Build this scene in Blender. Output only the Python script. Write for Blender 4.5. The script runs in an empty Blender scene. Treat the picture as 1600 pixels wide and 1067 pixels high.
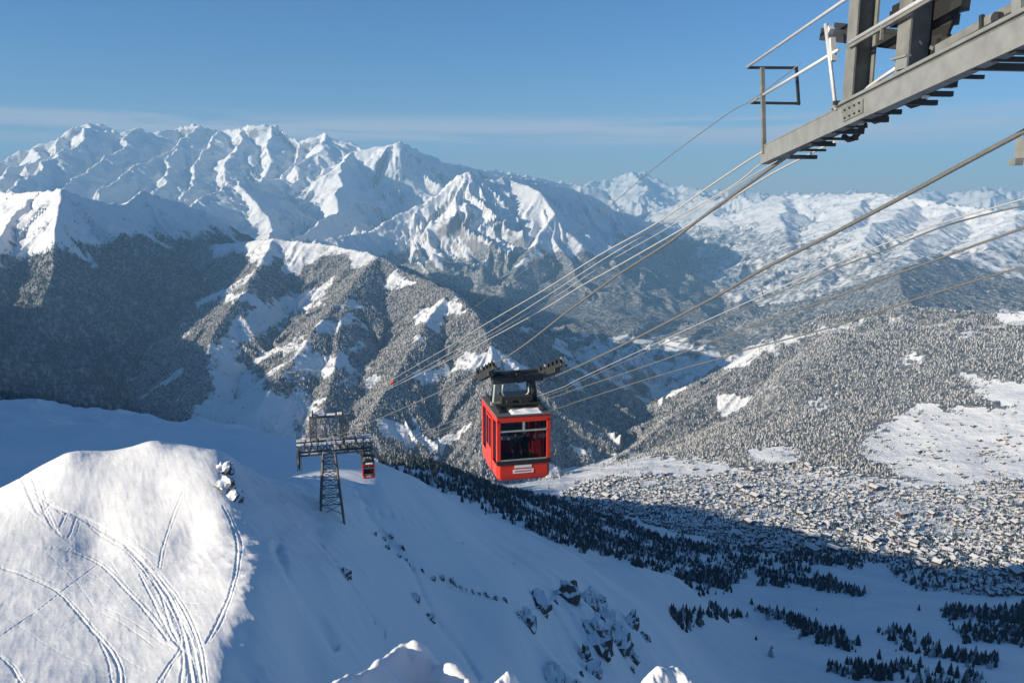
import bpy, bmesh, math, random, time
import numpy as np
from mathutils import Vector, Matrix
T0 = time.time()
SC = bpy.context.scene
COL = SC.collection

# ------------------------------------------------------------------ camera
PITCH = math.radians(10.6)
FPX = 1244.4
cam_d = bpy.data.cameras.new("camera")
cam_d.sensor_width = 36.0
cam_d.lens = 28.0
cam_d.clip_start = 0.1
cam_d.clip_end = 200000.0
cam = bpy.data.objects.new("camera", cam_d)
COL.objects.link(cam)
cam.location = (0, 0, 0)
cam.rotation_euler = (math.radians(90) - PITCH, 0, 0)
SC.camera = cam

# ------------------------------------------------------------------ sun, sky, exposure
SUN_AZ = math.radians(-112)      # from the view direction (+Y), positive to the right
SUN_EL = math.radians(18)
SUNV = Vector((math.sin(SUN_AZ)*math.cos(SUN_EL), math.cos(SUN_AZ)*math.cos(SUN_EL), math.sin(SUN_EL)))
sun_d = bpy.data.lights.new("sun", 'SUN')
sun_d.energy = 5.0
sun_d.angle = math.radians(0.5)
sun_d.color = (1.0, 0.885, 0.70)
sun = bpy.data.objects.new("sun", sun_d)
COL.objects.link(sun)
sun.rotation_euler = SUNV.to_track_quat('Z', 'Y').to_euler()

world = bpy.data.worlds.new("World")
SC.world = world
world.use_nodes = True
def build_world():
    nt = world.node_tree
    nt.nodes.clear()
    N, L = nt.nodes.new, nt.links.new
    out = N('ShaderNodeOutputWorld')
    bg = N('ShaderNodeBackground')
    bg.inputs['Strength'].default_value = 0.056
    sky = N('ShaderNodeTexSky')
    sky.sky_type = 'NISHITA'
    sky.sun_disc = False
    sky.sun_elevation = SUN_EL
    sky.sun_rotation = SUN_AZ
    sky.altitude = 2900
    sky.air_density = 1.15
    sky.dust_density = 0.9
    sky.ozone_density = 3.5
    tint = N('ShaderNodeMix'); tint.data_type = 'RGBA'; tint.blend_type = 'MULTIPLY'
    tint.inputs['B'].default_value = (0.50, 0.88, 1.16, 1)
    L(sky.outputs[0], tint.inputs['A'])
    tc = N('ShaderNodeTexCoord')
    sep = N('ShaderNodeSeparateXYZ')
    L(tc.outputs['Generated'], sep.inputs[0])
    # paler towards the horizon
    ft = N('ShaderNodeMapRange'); ft.interpolation_type = 'SMOOTHSTEP'
    ft.inputs[1].default_value = -0.02; ft.inputs[2].default_value = 0.20; ft.inputs[3].default_value = 0.0; ft.inputs[4].default_value = 1.0
    L(sep.outputs[2], ft.inputs[0]); L(ft.outputs[0], tint.inputs['Factor'])
    # thin stratus streaks low over the horizon, all the way round
    mp = N('ShaderNodeMapping')
    mp.inputs['Scale'].default_value = (2.2, 2.2, 46)
    L(tc.outputs['Generated'], mp.inputs[0])
    no = N('ShaderNodeTexNoise')
    no.inputs['Scale'].default_value = 1.6
    no.inputs['Detail'].default_value = 7
    no.inputs['Roughness'].default_value = 0.55
    no.inputs['Distortion'].default_value = 0.5
    L(mp.outputs[0], no.inputs['Vector'])
    band = N('ShaderNodeMapRange')
    band.interpolation_type = 'SMOOTHSTEP'
    band.inputs[1].default_value = 0.045; band.inputs[2].default_value = 0.062
    L(sep.outputs[2], band.inputs[0])
    band2 = N('ShaderNodeMapRange')
    band2.interpolation_type = 'SMOOTHSTEP'
    band2.inputs[1].default_value = 0.098; band2.inputs[2].default_value = 0.075
    L(sep.outputs[2], band2.inputs[0])
    cr = N('ShaderNodeMapRange')
    cr.interpolation_type = 'SMOOTHSTEP'
    cr.inputs[1].default_value = 0.34; cr.inputs[2].default_value = 0.58
    L(no.outputs[0], cr.inputs[0])
    m1 = N('ShaderNodeMath'); m1.operation = 'MULTIPLY'
    L(band.outputs[0], m1.inputs[0]); L(band2.outputs[0], m1.inputs[1])
    m2 = N('ShaderNodeMath'); m2.operation = 'MULTIPLY'
    L(m1.outputs[0], m2.inputs[0]); L(cr.outputs[0], m2.inputs[1])
    m3 = N('ShaderNodeMath'); m3.operation = 'MULTIPLY'; m3.inputs[1].default_value = 0.8
    L(m2.outputs[0], m3.inputs[0])
    mix = N('ShaderNodeMix'); mix.data_type = 'RGBA'
    mix.inputs['B'].default_value = (6.6, 6.2, 6.6, 1)
    L(m3.outputs[0], mix.inputs['Factor'])
    L(tint.outputs['Result'], mix.inputs['A'])
    L(mix.outputs['Result'], bg.inputs['Color'])
    L(bg.outputs[0], out.inputs[0])
build_world()
SC.view_settings.view_transform = 'Standard'
SC.view_settings.look = 'None'
SC.view_settings.gamma = 1.0
SC.view_settings.exposure = 0.88
SC.view_settings.use_curve_mapping = False
SC.render.engine = 'CYCLES'
SC.cycles.use_denoising = True
SC.cycles.max_bounces = 5
SC.cycles.diffuse_bounces = 2
SC.cycles.volume_bounces = 0
SC.cycles.transparent_max_bounces = 12

# ------------------------------------------------------------------ pixel <-> world
CP, SP = math.cos(PITCH), math.sin(PITCH)
def P(u, v, r):
    """world point on the sight line of photo pixel (u, v) at horizontal range r"""
    x = (u-800.0)/FPX; y = -(v-533.5)/FPX
    d = np.array([x, CP + y*SP, -SP + y*CP])
    return d*(r/math.hypot(d[0], d[1]))
def PY(u, v, Y):
    x = (u-800.0)/FPX; y = -(v-533.5)/FPX
    d = np.array([x, CP + y*SP, -SP + y*CP])
    return d*(Y/d[1])
def project(x, y, z):
    depth = y*CP - z*SP
    up = y*SP + z*CP
    depth = np.where(np.abs(depth) < 1e-6, 1e-6, depth)
    return 800 + FPX*x/depth, 533.5 - FPX*up/depth

# ------------------------------------------------------------------ noise (numpy)
def _hash(ix, iy, seed):
    h = (ix.astype(np.int64)*374761393 + iy.astype(np.int64)*668265263 + seed*974634541) & 0xFFFFFFFF
    h = ((h ^ (h >> 13))*1274126177) & 0xFFFFFFFF
    return (h ^ (h >> 16)) & 0xFFFF
_ANG = np.linspace(0, 2*np.pi, 65536, endpoint=False)
_GX, _GY = np.cos(_ANG).astype(np.float32), np.sin(_ANG).astype(np.float32)
def perlin(x, y, seed=0):
    ix = np.floor(x); iy = np.floor(y)
    fx = (x-ix).astype(np.float32); fy = (y-iy).astype(np.float32)
    ix = ix.astype(np.int64); iy = iy.astype(np.int64)
    u = fx*fx*fx*(fx*(fx*6-15)+10); v = fy*fy*fy*(fy*(fy*6-15)+10)
    def g(a, b):
        h = _hash(ix+a, iy+b, seed)
        return _GX[h]*(fx-a) + _GY[h]*(fy-b)
    n0 = g(0, 0)*(1-u) + g(1, 0)*u
    n1 = g(0, 1)*(1-u) + g(1, 1)*u
    return (n0*(1-v) + n1*v)*1.5
def fbm(x, y, octs=4, seed=0, gain=0.5):
    s = 0; a = 1.0
    for k in range(octs):
        s = s + a*perlin(x*2**k, y*2**k, seed+k*17)
        a *= gain
    return s
def ridged(x, y, octs=4, seed=0, gain=0.5):
    s = 0; a = 1.0; w = 1.0
    for k in range(octs):
        n = 1-np.abs(perlin(x*2**k, y*2**k, seed+k*31))
        n = n*n
        s = s + a*n*w
        w = np.clip(n*1.4, 0, 1)
        a *= gain
    return s
def sstep(a, b, x):
    t = np.clip((x-a)/(b-a), 0, 1)
    return t*t*(3-2*t)

# ------------------------------------------------------------------ base ground: control points (photo u, v, range)
CTRL = [
 # knoll in front, left
 (0,1067,112),(-150,1067,120),(200,1067,103),(-150,900,178),(0,900,163),(150,850,172),(200,950,130),(100,1000,123),(300,850,158),(250,760,188),
 (-200,800,255),(0,765,232),(60,736,222),(110,711,220),(190,712,212),(240,695,212),(300,700,209),(350,713,201),
 (345,790,170),(372,850,150),(415,905,130),(395,970,114),(345,1055,98),(345,1140,86),
 (-200,880,340),(0,830,330),(110,790,320),(200,785,310),(300,790,300),(370,790,255),
 # its shaded flank and the slope below the pylon
 ('z',400,790,-69),('z',440,792,-74),('z',520,803,-82),('z',425,850,-70),('z',500,850,-81),('z',600,850,-98),('z',700,830,-118),
 ('z',450,905,-67),('z',520,905,-79),('z',620,920,-98),('z',700,900,-114),('z',430,970,-65),('z',500,950,-77),('z',600,1000,-93),('z',720,1000,-115),('z',800,1000,-130),('z',800,900,-137),
 ('z',385,1045,-62),('z',470,1040,-75),('z',600,1100,-93),('z',600,760,-97),('z',560,765,-93),('z',480,755,-82),('z',440,760,-77),
 (760,860,330),(900,950,330),(950,1040,290),(1000,960,430),(1050,1000,450),(900,890,420),(850,1080,210),(1000,1090,330),(1100,1090,420),
 # plateau behind the knoll and the crest line
 (-200,620,900),(0,629,800),(60,624,780),(120,640,740),(230,660,640),(370,672,510),(480,697,400),(560,722,345),(680,765,390),(830,832,540),(1000,893,800),(1060,906,950),
 (100,690,480),(0,735,400),(-150,750,420),(200,705,420),(400,730,330),(480,730,300),
 # hidden drop behind that crest
 (-200,720,1300),(0,720,1250),(200,735,1200),(370,745,1000),(480,755,750),(560,775,650),(680,815,640),(830,880,860),(1000,925,1150),
 (0,790,2300),(300,790,2300),(500,780,2200),(-300,760,2500),
 (0,680,3900),(200,680,3900),(400,690,3900),(550,720,3600),(700,750,3200),
 # forested spur below
 (600,712,1450),(680,722,1450),(740,748,1550),(830,777,1700),(900,789,1900),(950,832,1600),(1000,862,1450),(1080,868,1550),(640,745,1150),(760,790,1200),(880,830,1250),
 (560,740,2000),(700,760,2200),
 # lower right: glades, plateau with the village
 (1100,935,1120),(1200,985,1120),(1200,1067,820),(1100,1010,780),(1300,1067,850),(1300,1160,620),(1400,1000,1080),(1500,1060,880),(1600,1000,1120),(1600,1100,800),
 (1200,900,1500),(1300,910,1420),(1400,900,1560),(1500,900,1600),(1600,870,1850),(1200,820,2000),(1300,830,1950),(1500,820,2150),(1100,820,1950),(1080,790,2200),
 (1000,790,2250),(1000,760,2500),(1200,760,2450),(1350,760,2450),(1500,760,2500),(1600,760,2550),(1400,700,2850),(1300,700,2850),(1500,640,3200),(1600,640,3200),(1200,690,3000),
 (1400,500,4200),(1500,500,4200),(1600,505,4200),(1300,520,4000),(1400,530,3950),(1300,560,3700),(1500,540,3850),(1600,550,3800),(1400,600,3500),(1210,600,3600),(1300,620,3400),(1160,660,3350),(1200,640,3450),(1100,690,3150),(1040,715,3000),(1750,510,4200),(1750,560,3800),
 (900,752,2900),(860,747,3100),(830,748,3200),(1080,720,2850),
 (1800,900,1750),(1800,1050,1050),(1800,760,2600),(1800,620,3500),(2200,800,2200),
]
CTRL_Z = [  # (azimuth deg, range, z)
]
for th in (-30,-20,-10,0,8,16,24,32):
    CTRL_Z += [(th,5200,-1440 if th < 20 else -1250),(th,7000,-1470 if th < 20 else -1300),(th,9000,-1440),(th,14000,-1250),(th,22000,-1000),(th,50000,-900)]
for th in (-180,-140,-105,-70,-45,0,20,45,70,105,140):
    CTRL_Z += [(th,6,-9),(th,14,-14)]
    if -30 < th < 30: CTRL_Z += [(th,45,-37)]
    else: CTRL_Z += [(th,45,-34)]
for th in (-180,-140,-105,-75,-50,50,75,105,140):
    CTRL_Z += [(th,150,-85),(th,420,-230 if th > 0 else -190)]
    if abs(th) > 60: CTRL_Z += [(th,1500,-620),(th,4500,-1200),(th,12000,-1200),(th,45000,-1000)]
TS = 3.2
def _ctl():
    X, Y, T = [], [], []
    for q in CTRL:
        if q[0] == 'z':
            u, v = q[1], q[2]; p = P(u, v, 1.0); r = q[3]/p[2]
        else: u, v, r = q
        k = min(max((r-250)/800.0, 0), 1); r = r*(0.64+0.36*k*k*(3-2*k))
        p = P(u, v, r)
        X.append(math.atan2(p[0], p[1])); Y.append(math.log(r)); T.append(p[2]/r)
    for th, r, z in CTRL_Z:
        X.append(math.radians(th)); Y.append(math.log(r)); T.append(z/r)
    return np.array(X), np.array(Y), np.array(T)
_cx, _cy, _ct = _ctl()
def _phi(dx, dy):
    dx = np.abs(dx); dx = np.minimum(dx, 2*np.pi-dx)
    return np.sqrt((dx*TS)**2 + dy*dy + 0.0016)
_A = _phi(_cx[:, None]-_cx[None], _cy[:, None]-_cy[None])
_n = len(_cx)
_M = np.zeros((_n+1, _n+1)); _M[:_n, :_n] = _A - np.eye(_n)*0.002; _M[_n, :_n] = 1; _M[:_n, _n] = 1
_w = np.linalg.solve(_M, np.append(_ct, 0))
def base_z(th, r):
    lr = np.log(r)
    out = np.full(th.shape, _w[-1])
    for i in range(_n):
        out = out + _w[i]*_phi(th-_cx[i], lr-_cy[i])
    return out*r

# ------------------------------------------------------------------ ridges: crest lines with side slopes
# name, list of (u, v, r) or ('w', x, y, z), slope left, slope right (looking along the line), flattening depth, flute amount, flute length, jag
RIDGES = []
def ridge(group, pts, sl, sr, D=1700, fl=0.25, flen=350, jag=25):
    q = []
    for p in pts:
        q.append(np.array(p[1:], float) if p[0] == 'w' else P(*p))
    RIDGES.append((group, np.array(q), sl, sr, D, fl, flen, jag))

FAR, MASSIF, SPIRE, LEFTM, FORESTM, CENTRAL, RIGHTR, HILL, SIDE = range(1, 10)
# far right range
ridge(FAR, [(780,290,27000),(880,291,27000),(950,283,28000),(985,270,28500),(1003,269,28500),(1022,279,28000),(1050,290,27500),(1100,297,27000),(1150,300,27000),(1200,303,27000),(1250,300,27500),
            (1280,304,27000),(1340,299,27000),(1400,303,27000),(1450,300,27000),(1490,303,27000),(1515,296,26500),(1530,290,26500),(1548,296,26500),(1575,300,27000),(1600,296,27000),(1750,302,27000),(2000,300,27000)],
      .6, .6, 1500, .35, 900, 110)
for a, b in (((985,270,28500),(1010,300,24500)),((1100,297,27000),(1090,306,23500)),((1200,303,27000),(1190,309,23500)),((1340,299,27000),(1330,308,23000)),((1450,300,27000),(1440,308,23000)),((1530,290,26500),(1550,306,23500))):
    ridge(FAR, [a, b], .65, .65, 1500, .35, 700, 90)
# great massif at the back left
ridge(MASSIF, [(-400,270,16000),(-250,262,16500),(-120,255,17000),(0,252,17000),(30,233,17000),(57,226,17000),(100,211,17000),(124,196,17000),(140,191,17000),(163,193,17000),(185,206,17000),(205,199,17000),(217,199,17000),(232,209,17200),(262,199,17500),(285,195,17500),
               (320,195,17500),(345,206,17500),(362,199,17500),(385,200,17300),(412,195,17000),(430,198,17000),(452,213,16800),(470,222,16600),(490,213,16500),(512,206,16500),(522,216,16500),(545,232,16300),(575,238,16000),(610,240,16000)],
      1.0, 2.4, 2600, .22, 500, 45)
for pts in ([(57,226,17000),(35,250,16000),(5,272,15000),(-30,290,14000)],
            [(140,192,17000),(122,222,16200),(85,250,15200),(40,280,14000),(0,300,13000)],
            [(205,200,17000),(180,232,16100),(140,266,15000),(105,296,13900)],
            [(232,209,17200),(213,240,16300),(195,262,15500)],
            [(-120,255,17000),(-60,285,15500),(-40,300,14500)],
            [(100,211,17000),(75,236,16200),(50,262,15300)],
            [(385,200,17300),(368,226,16500),(352,252,15700),(345,275,15000)],
            [(545,232,16300),(520,250,15700),(500,270,15200)],
            [(300,195,17500),(265,226,16500),(240,243,15900),(190,276,14700),(160,300,13900)],
            [(265,226,16500),(262,252,15600),(255,280,14700),(230,310,13700)],
            [(345,205,17500),(320,242,16200),(300,275,15000),(285,300,14200)],
            [(415,196,17000),(413,226,16300),(420,252,15700),(408,285,14800)],
            [(470,222,16600),(462,250,15700),(445,280,14900),(430,300,14300)],
            [(512,207,16500),(490,236,15700),(470,262,15000),(455,290,14300)]):
    ridge(MASSIF, pts, .72, 1.45, 2300, .2, 330, 30)
# pyramid and the broad shaded peak
ridge(SPIRE, [(440,280,14600),(405,285,13800),(376,277,12900),(395,318,11900),(418,356,11000),(430,380,10300)], .85, .9, 1600, .3, 260, 18)
ridge(SPIRE, [(376,277,12900),(345,297,12300),(305,318,11600),(270,345,10800)], .7, 1.2, 1600, .25, 260, 18)
ridge(SPIRE, [(545,242,15000),(560,237,14900),(600,230,15000),(620,223,15000),(632,227,15300),(660,238,15900),(690,252,16500),(725,262,17200),(770,266,18000),(820,273,18800),(880,283,19600),(930,292,20000)], .75, 1.15, 2400, .2, 420, 30)
ridge(SPIRE, [(560,237,14900),(534,258,14000),(531,292,13100),(527,330,12200),(480,362,11200),(440,385,10400)], 1.1, .85, 1900, .22, 300, 18)
# left mountain: pale top, dark forest flank
ridge(LEFTM, [(-260,296,10500),(-120,300,9300),(0,300,7800),(55,299,6600),(98,297,5900),(130,308,6200),(160,316,6500),(188,322,6800),(211,299,7100),(240,306,7400),(290,319,7900),(345,346,8400),(395,373,8900),(440,388,9200)],
      .85, .95, 2600, .2, 300, 16)
ridge(LEFTM, [(98,297,5900),(95,330,5550),(90,372,5250),(78,430,4850),(50,500,4500)], 1.0, .9, 1900, .2, 200, 10)
ridge(LEFTM, [(60,299,6550),(38,322,6150),(14,352,5750),(-20,400,5200)], .9, .9, 1900, .2, 200, 10)
ridge(LEFTM, [('w',-5600,5600,-60),('w',-4600,4700,-180),('w',-3900,4050,-290),('w',-3560,3780,-215),('w',-3200,3300,-175),('w',-2900,2800,-205),('w',-2750,2450,-360),('w',-2600,2000,-900)], .8, .8, 1700, .2, 220, 8)  # unseen crest further left, added and raised to cast shade on the slopes
# forest mountain in the middle
ridge(FORESTM, [(330,383,6192),(380,378,5976),(430,372,5760),(520,383,5508),(592,400,5184),(640,430,4860),(700,456,4464),(748,490,4176),(766,540,3852),(769,600,3564),(762,660,3312),(752,718,3096)], .75, .62, 1700, .22, 200, 10)
ridge(FORESTM, [(430,372,5760),(398,420,5220),(365,475,4680),(345,530,4320),(330,600,3888)], .6, .6, 1500, .2, 160, 8)
ridge(FORESTM, [(592,400,5184),(545,455,4644),(490,520,4140),(440,590,3744),(400,645,3456)], .62, .6, 1500, .2, 160, 8)
ridge(FORESTM, [(545,455,4644),(530,520,4176),(520,590,3744),(500,650,3420)], .62, .62, 1500, .2, 160, 8)
ridge(FORESTM, [(700,456,4464),(650,530,3960),(610,600,3600),(570,660,3312)], .62, .6, 1500, .2, 160, 8)
# central peak
ridge(CENTRAL, [(500,376,9270),(585,359,9900),(650,322,10350),(692,297,10620),(722,272,10800),(733,266,10800),(748,274,10800),(765,283,10890),(800,275,11160),(835,281,11700),(870,291,12330),(905,299,13050),(950,322,13770),(1000,345,14670),(1060,350,15300)],
      .8, 1.0, 2200, .28, 190, 22)
ridge(CENTRAL, [(800,275,11160),(835,298,10800),(862,333,10350),(867,370,9900),(890,404,9450),(898,430,9090),(925,460,8640),(944,494,8463)], .9, .8, 1900, .14, 220, 8)
ridge(CENTRAL, [(862,333,10350),(835,380,9630),(800,430,8820),(790,470,8556)], .8, .8, 1900, .25, 180, 10)
ridge(CENTRAL, [(905,299,13050),(935,345,11970),(960,385,11160),(985,420,10530)], 1.0, .9, 1900, .25, 220, 14)
# ranges at the right
ridge(RIGHTR, [(960,332,21000),(1000,338,20500),(1040,325,20500),(1080,316,20000),(1110,310,19500),(1150,308,19000),(1190,316,18500),(1225,303,18000),(1260,306,17500),(1290,304,17200),(1360,303,16500),(1420,310,15500),(1500,322,14200),(1560,330,13200),(1620,328,12800),(1800,320,12000),(2000,300,12000)], .7, .55, 1800, .3, 380, 40)
for pts in ([(1110,310,19500),(1130,340,17500),(1160,370,15600),(1195,402,13800),(1200,440,12000),(1180,470,10800)],
            [(1225,303,18000),(1225,335,15800),(1230,370,13900),(1240,410,12000),(1235,450,10400)],
            [(1360,303,16500),(1335,335,14500),(1310,365,12800),(1290,400,11200),(1275,440,9800)],
            [(1420,312,15500),(1400,340,13400),(1365,352,12000),(1345,385,11000)],
            [(1500,322,14200),(1455,358,12200),(1420,392,10600),(1395,425,9200)],
            [(1620,328,12800),(1560,365,11000),(1510,405,9500),(1480,440,8400)]):
    ridge(RIGHTR, pts, .42, .5, 1500, .25, 260, 18)
ridge(SIDE, [(1470,395,9400),(1440,405,8500),(1413,420,7500),(1405,445,6900),(1430,478,6300)], .4, .75, 900, .2, 160, 8)
# wooded hill above the village
ridge(HILL, [(2000,440,4600),(1750,465,4500),(1600,488,4350),(1500,484,4350),(1400,478,4350),(1300,492,4250),(1220,525,4100),(1178,560,3950),(1152,592,3850),(1062,640,3650),(1002,690,3450),(955,722,3250),(905,744,3100)], .6, .75, 4000, .1, 160, 1.5)
# out of the picture at the left: added ridge shaped to shade plateau and valley
ridge(SIDE+1, [('w',-900,-900,-150),('w',-1000,-340,90),('w',-1025,-150,335),('w',-1060,0,350),('w',-1080,200,290),('w',-1120,400,170),('w',-1154,564,72),('w',-1195,717,-28),('w',-1225,813,-69),('w',-1274,956,-109),('w',-1328,1117,-144),('w',-1370,1267,-170),('w',-1394,1357,-203),('w',-1450,1540,-303),('w',-1634,2080,-445),('w',-1800,2600,-750)], .9, 1.35, 2300, .1, 160, 5)

def f_drop(d, S, D):
    return D*(1-np.exp(-S*d/D))
def ridges_z(x, y, r, zbase):
    """max over all crest lines; returns height, group"""
    n = x.shape[0]
    best = np.full(n, -1e9); bs = np.zeros(n); bd = np.zeros(n); bS = np.ones(n); bD = np.ones(n)
    bfl = np.zeros(n); bfn = np.ones(n); bj = np.zeros(n); bg = np.zeros(n, np.int32); bside = np.zeros(n)
    bzc = np.zeros(n)
    s0 = 0.0
    # meander the foot-print a little so flanks are not ruled surfaces
    wx = x + 55*fbm(x/900, y/900, 3, 5)*np.clip(r/6000, 0, 2)
    wy = y + 55*fbm(x/900, y/900, 3, 9)*np.clip(r/6000, 0, 2)
    fw = sstep(11500, 15000, r)
    wx = wx + 190*fw*fbm(x/1500, y/1500, 3, 151); wy = wy + 190*fw*fbm(x/1500, y/1500, 3, 153)
    for (g, q, sl, sr, D, fl, fn, jag) in RIDGES:
        for a, b in zip(q[:-1], q[1:]):
            dx, dy = b[0]-a[0], b[1]-a[1]
            L2 = dx*dx+dy*dy; L = math.sqrt(L2)
            reach = D*1.6/min(sl, sr)
            cx, cy = (a[0]+b[0])/2, (a[1]+b[1])/2
            m = np.nonzero((np.abs(wx-cx) < reach+L/2) & (np.abs(wy-cy) < reach+L/2))[0]
            if len(m) == 0:
                s0 += L; continue
            px, py = wx[m]-a[0], wy[m]-a[1]
            t = np.clip((px*dx+py*dy)/L2, 0, 1)
            ex, ey = px-t*dx, py-t*dy
            d = np.hypot(ex, ey)
            left = (dx*py-dy*px) > 0
            S = np.where(left, sl, sr)
            zc = a[2]+t*(b[2]-a[2])
            z = zc - f_drop(d, S, D)
            k = z > best[m]
            mk = m[k]
            best[mk] = z[k]; bs[mk] = s0+t[k]*L
            bang = (ex[k]*dx+ey[k]*dy)/(L*np.maximum(d[k], 1.0))
            bs[mk] += np.arcsin(np.clip(bang, -1, 1))*np.where(left[k], 1, -1)*fn*2.5
            bd[mk] = d[k]; bS[mk] = S[k]; bD[mk] = D
            bfl[mk] = fl; bfn[mk] = fn; bj[mk] = jag; bg[mk] = g; bside[mk] = np.where(left[k], 1, -1); bzc[mk] = zc[k]
            s0 += L
        s0 += 5000
    ok = best > -1e8
    # flutes running down the fall line + crest roughness
    fx = bs/bfn + bside*37.7
    fy = bd/(bfn*3.2)
    wob = perlin(fx*0.7, fy*1.5, 71)*0.6
    nz = ridged(fx+wob, fy*0.6, 4, 21, 0.55) - 0.9
    d2 = bd*(1 - bfl*nz*np.clip(bd/(bfn*0.5), 0, 1))
    z = bzc - f_drop(np.maximum(d2, 0), bS, bD)
    jn = 1.1*(ridged(wx/(bfn*0.9), wy/(bfn*0.9), 4, 77, 0.55) - 0.9)
    z = z + bj*jn*np.where(bd < bfn, 1.0, np.clip(1.6-0.6*bd/bfn, 0.55, 1))
    z = np.where(ok, z, -1e9)
    return z, np.where(ok, bg, 0), bd

# ------------------------------------------------------------------ masks drawn on the ground (photo outline -> ground)
def in_poly(u, v, poly):
    inside = np.zeros(u.shape, bool)
    n = len(poly); j = n-1
    for i in range(n):
        xi, yi = poly[i]; xj, yj = poly[j]
        if yi != yj:
            c = ((yi > v) != (yj > v)) & (u < (xj-xi)*(v-yi)/(yj-yi)+xi)
            inside ^= c
        j = i
    return inside
def in_any(u, v, polys):
    m = np.zeros(u.shape, bool)
    for p in polys:
        us = [q[0] for q in p]; vs = [q[1] for q in p]
        k = np.nonzero((u > min(us)) & (u < max(us)) & (v > min(vs)) & (v < max(vs)))[0]
        if len(k): m[k] |= in_poly(u[k], v[k], p)
    return m
CLEAR = [
 [(352,522),(375,490),(420,470),(480,450),(514,449),(506,470),(472,490),(440,507),(400,532),(370,547)],
 [(405,385),(426,379),(413,430),(393,470),(381,468),(398,425)],
 [(325,464),(400,459),(402,470),(328,474)],
 [(520,482),(560,467),(561,478),(525,493)],
 [(520,541),(560,534),(592,545),(560,554)],
 [(556,572),(583,566),(562,592),(535,612),(522,604)],
 [(457,520),(492,530),(482,570),(456,602),(438,592),(460,560)],
 [(400,642),(478,598),(502,640),(472,668),(420,664)],
 [(290,655),(328,610),(322,540),(350,525),(385,570),(412,600),(480,650),(440,692),(320,675)],
 [(470,560),(520,545),(530,575),(490,600)],
 # hill
 [(1335,700),(1390,655),(1450,628),(1500,640),(1600,636),(1700,640),(1700,775),(1500,772),(1400,745)],
 [(1488,583),(1600,598),(1700,600),(1700,655),(1540,627)],
 [(1540,489),(1600,484),(1700,486),(1700,515),(1572,508)],
 [(1158,703),(1250,694),(1246,722),(1180,728)],
 [(1110,566),(1180,540),(1250,520),(1330,503),(1418,490),(1424,496),(1340,509),(1255,530),(1190,556),(1140,580)],
 [(1150,600),(1162,592),(1170,650),(1160,654)],
 [(1490,520),(1540,512),(1548,520),(1500,532)],
 [(1180,610),(1215,596),(1222,602),(1190,620)],
 [(1255,640),(1300,600),(1312,606),(1275,645)],
 [(1400,560),(1440,548),(1450,560),(1415,575)],
 [(900,730),(1000,712),(1100,716),(1160,735),(1150,760),(1000,780),(880,770)],
]
HILLF = [(905,744),(955,720),(1002,688),(1062,638),(1152,588),(1178,556),(1300,488),(1400,474),(1720,462),(1720,770),(1500,776),(1400,748),(1300,742),(1150,738),(1000,752)]
VILLAGE = [[(868,772),(960,742),(1080,745),(1150,738),(1300,728),(1440,768),(1540,752),(1640,748),(1640,925),(1520,938),(1440,932),(1380,882),(1200,862),(1100,842),(1000,812),(900,797)]]
CLUMPS = [
 [(978,970),(1000,959),(1060,955),(1110,949),(1172,964),(1112,973),(1080,987),(1040,1006),(1008,1006)],
 [(1058,896),(1108,888),(1152,903),(1142,931),(1100,932),(1072,916)],
 [(1178,896),(1250,884),(1292,899),(1348,926),(1332,932),(1250,919),(1190,917)],
 [(1170,942),(1250,964),(1292,985),(1342,1004),(1332,1022),(1290,1010),(1240,986),(1178,954)],
 [(1372,986),(1420,984),(1442,1004),(1502,1024),(1566,1035),(1542,1046),(1470,1031),(1388,1016)],
 [(1286,1046),(1340,1034),(1420,1039),(1534,1062),(1560,1080),(1330,1062)],
 [(1466,952),(1640,942),(1640,1010),(1500,1002)],
 [(588,716),(690,709),(740,744),(830,774),(900,784),(962,800),(1000,829),(1080,848),(1206,858),(1202,882),(1130,902),(1060,902),(1000,884),(900,855),(830,832),(760,800),(680,765),(600,735)],
 [(1250,858),(1346,868),(1344,892),(1270,882),(1196,877)],
]

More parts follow.
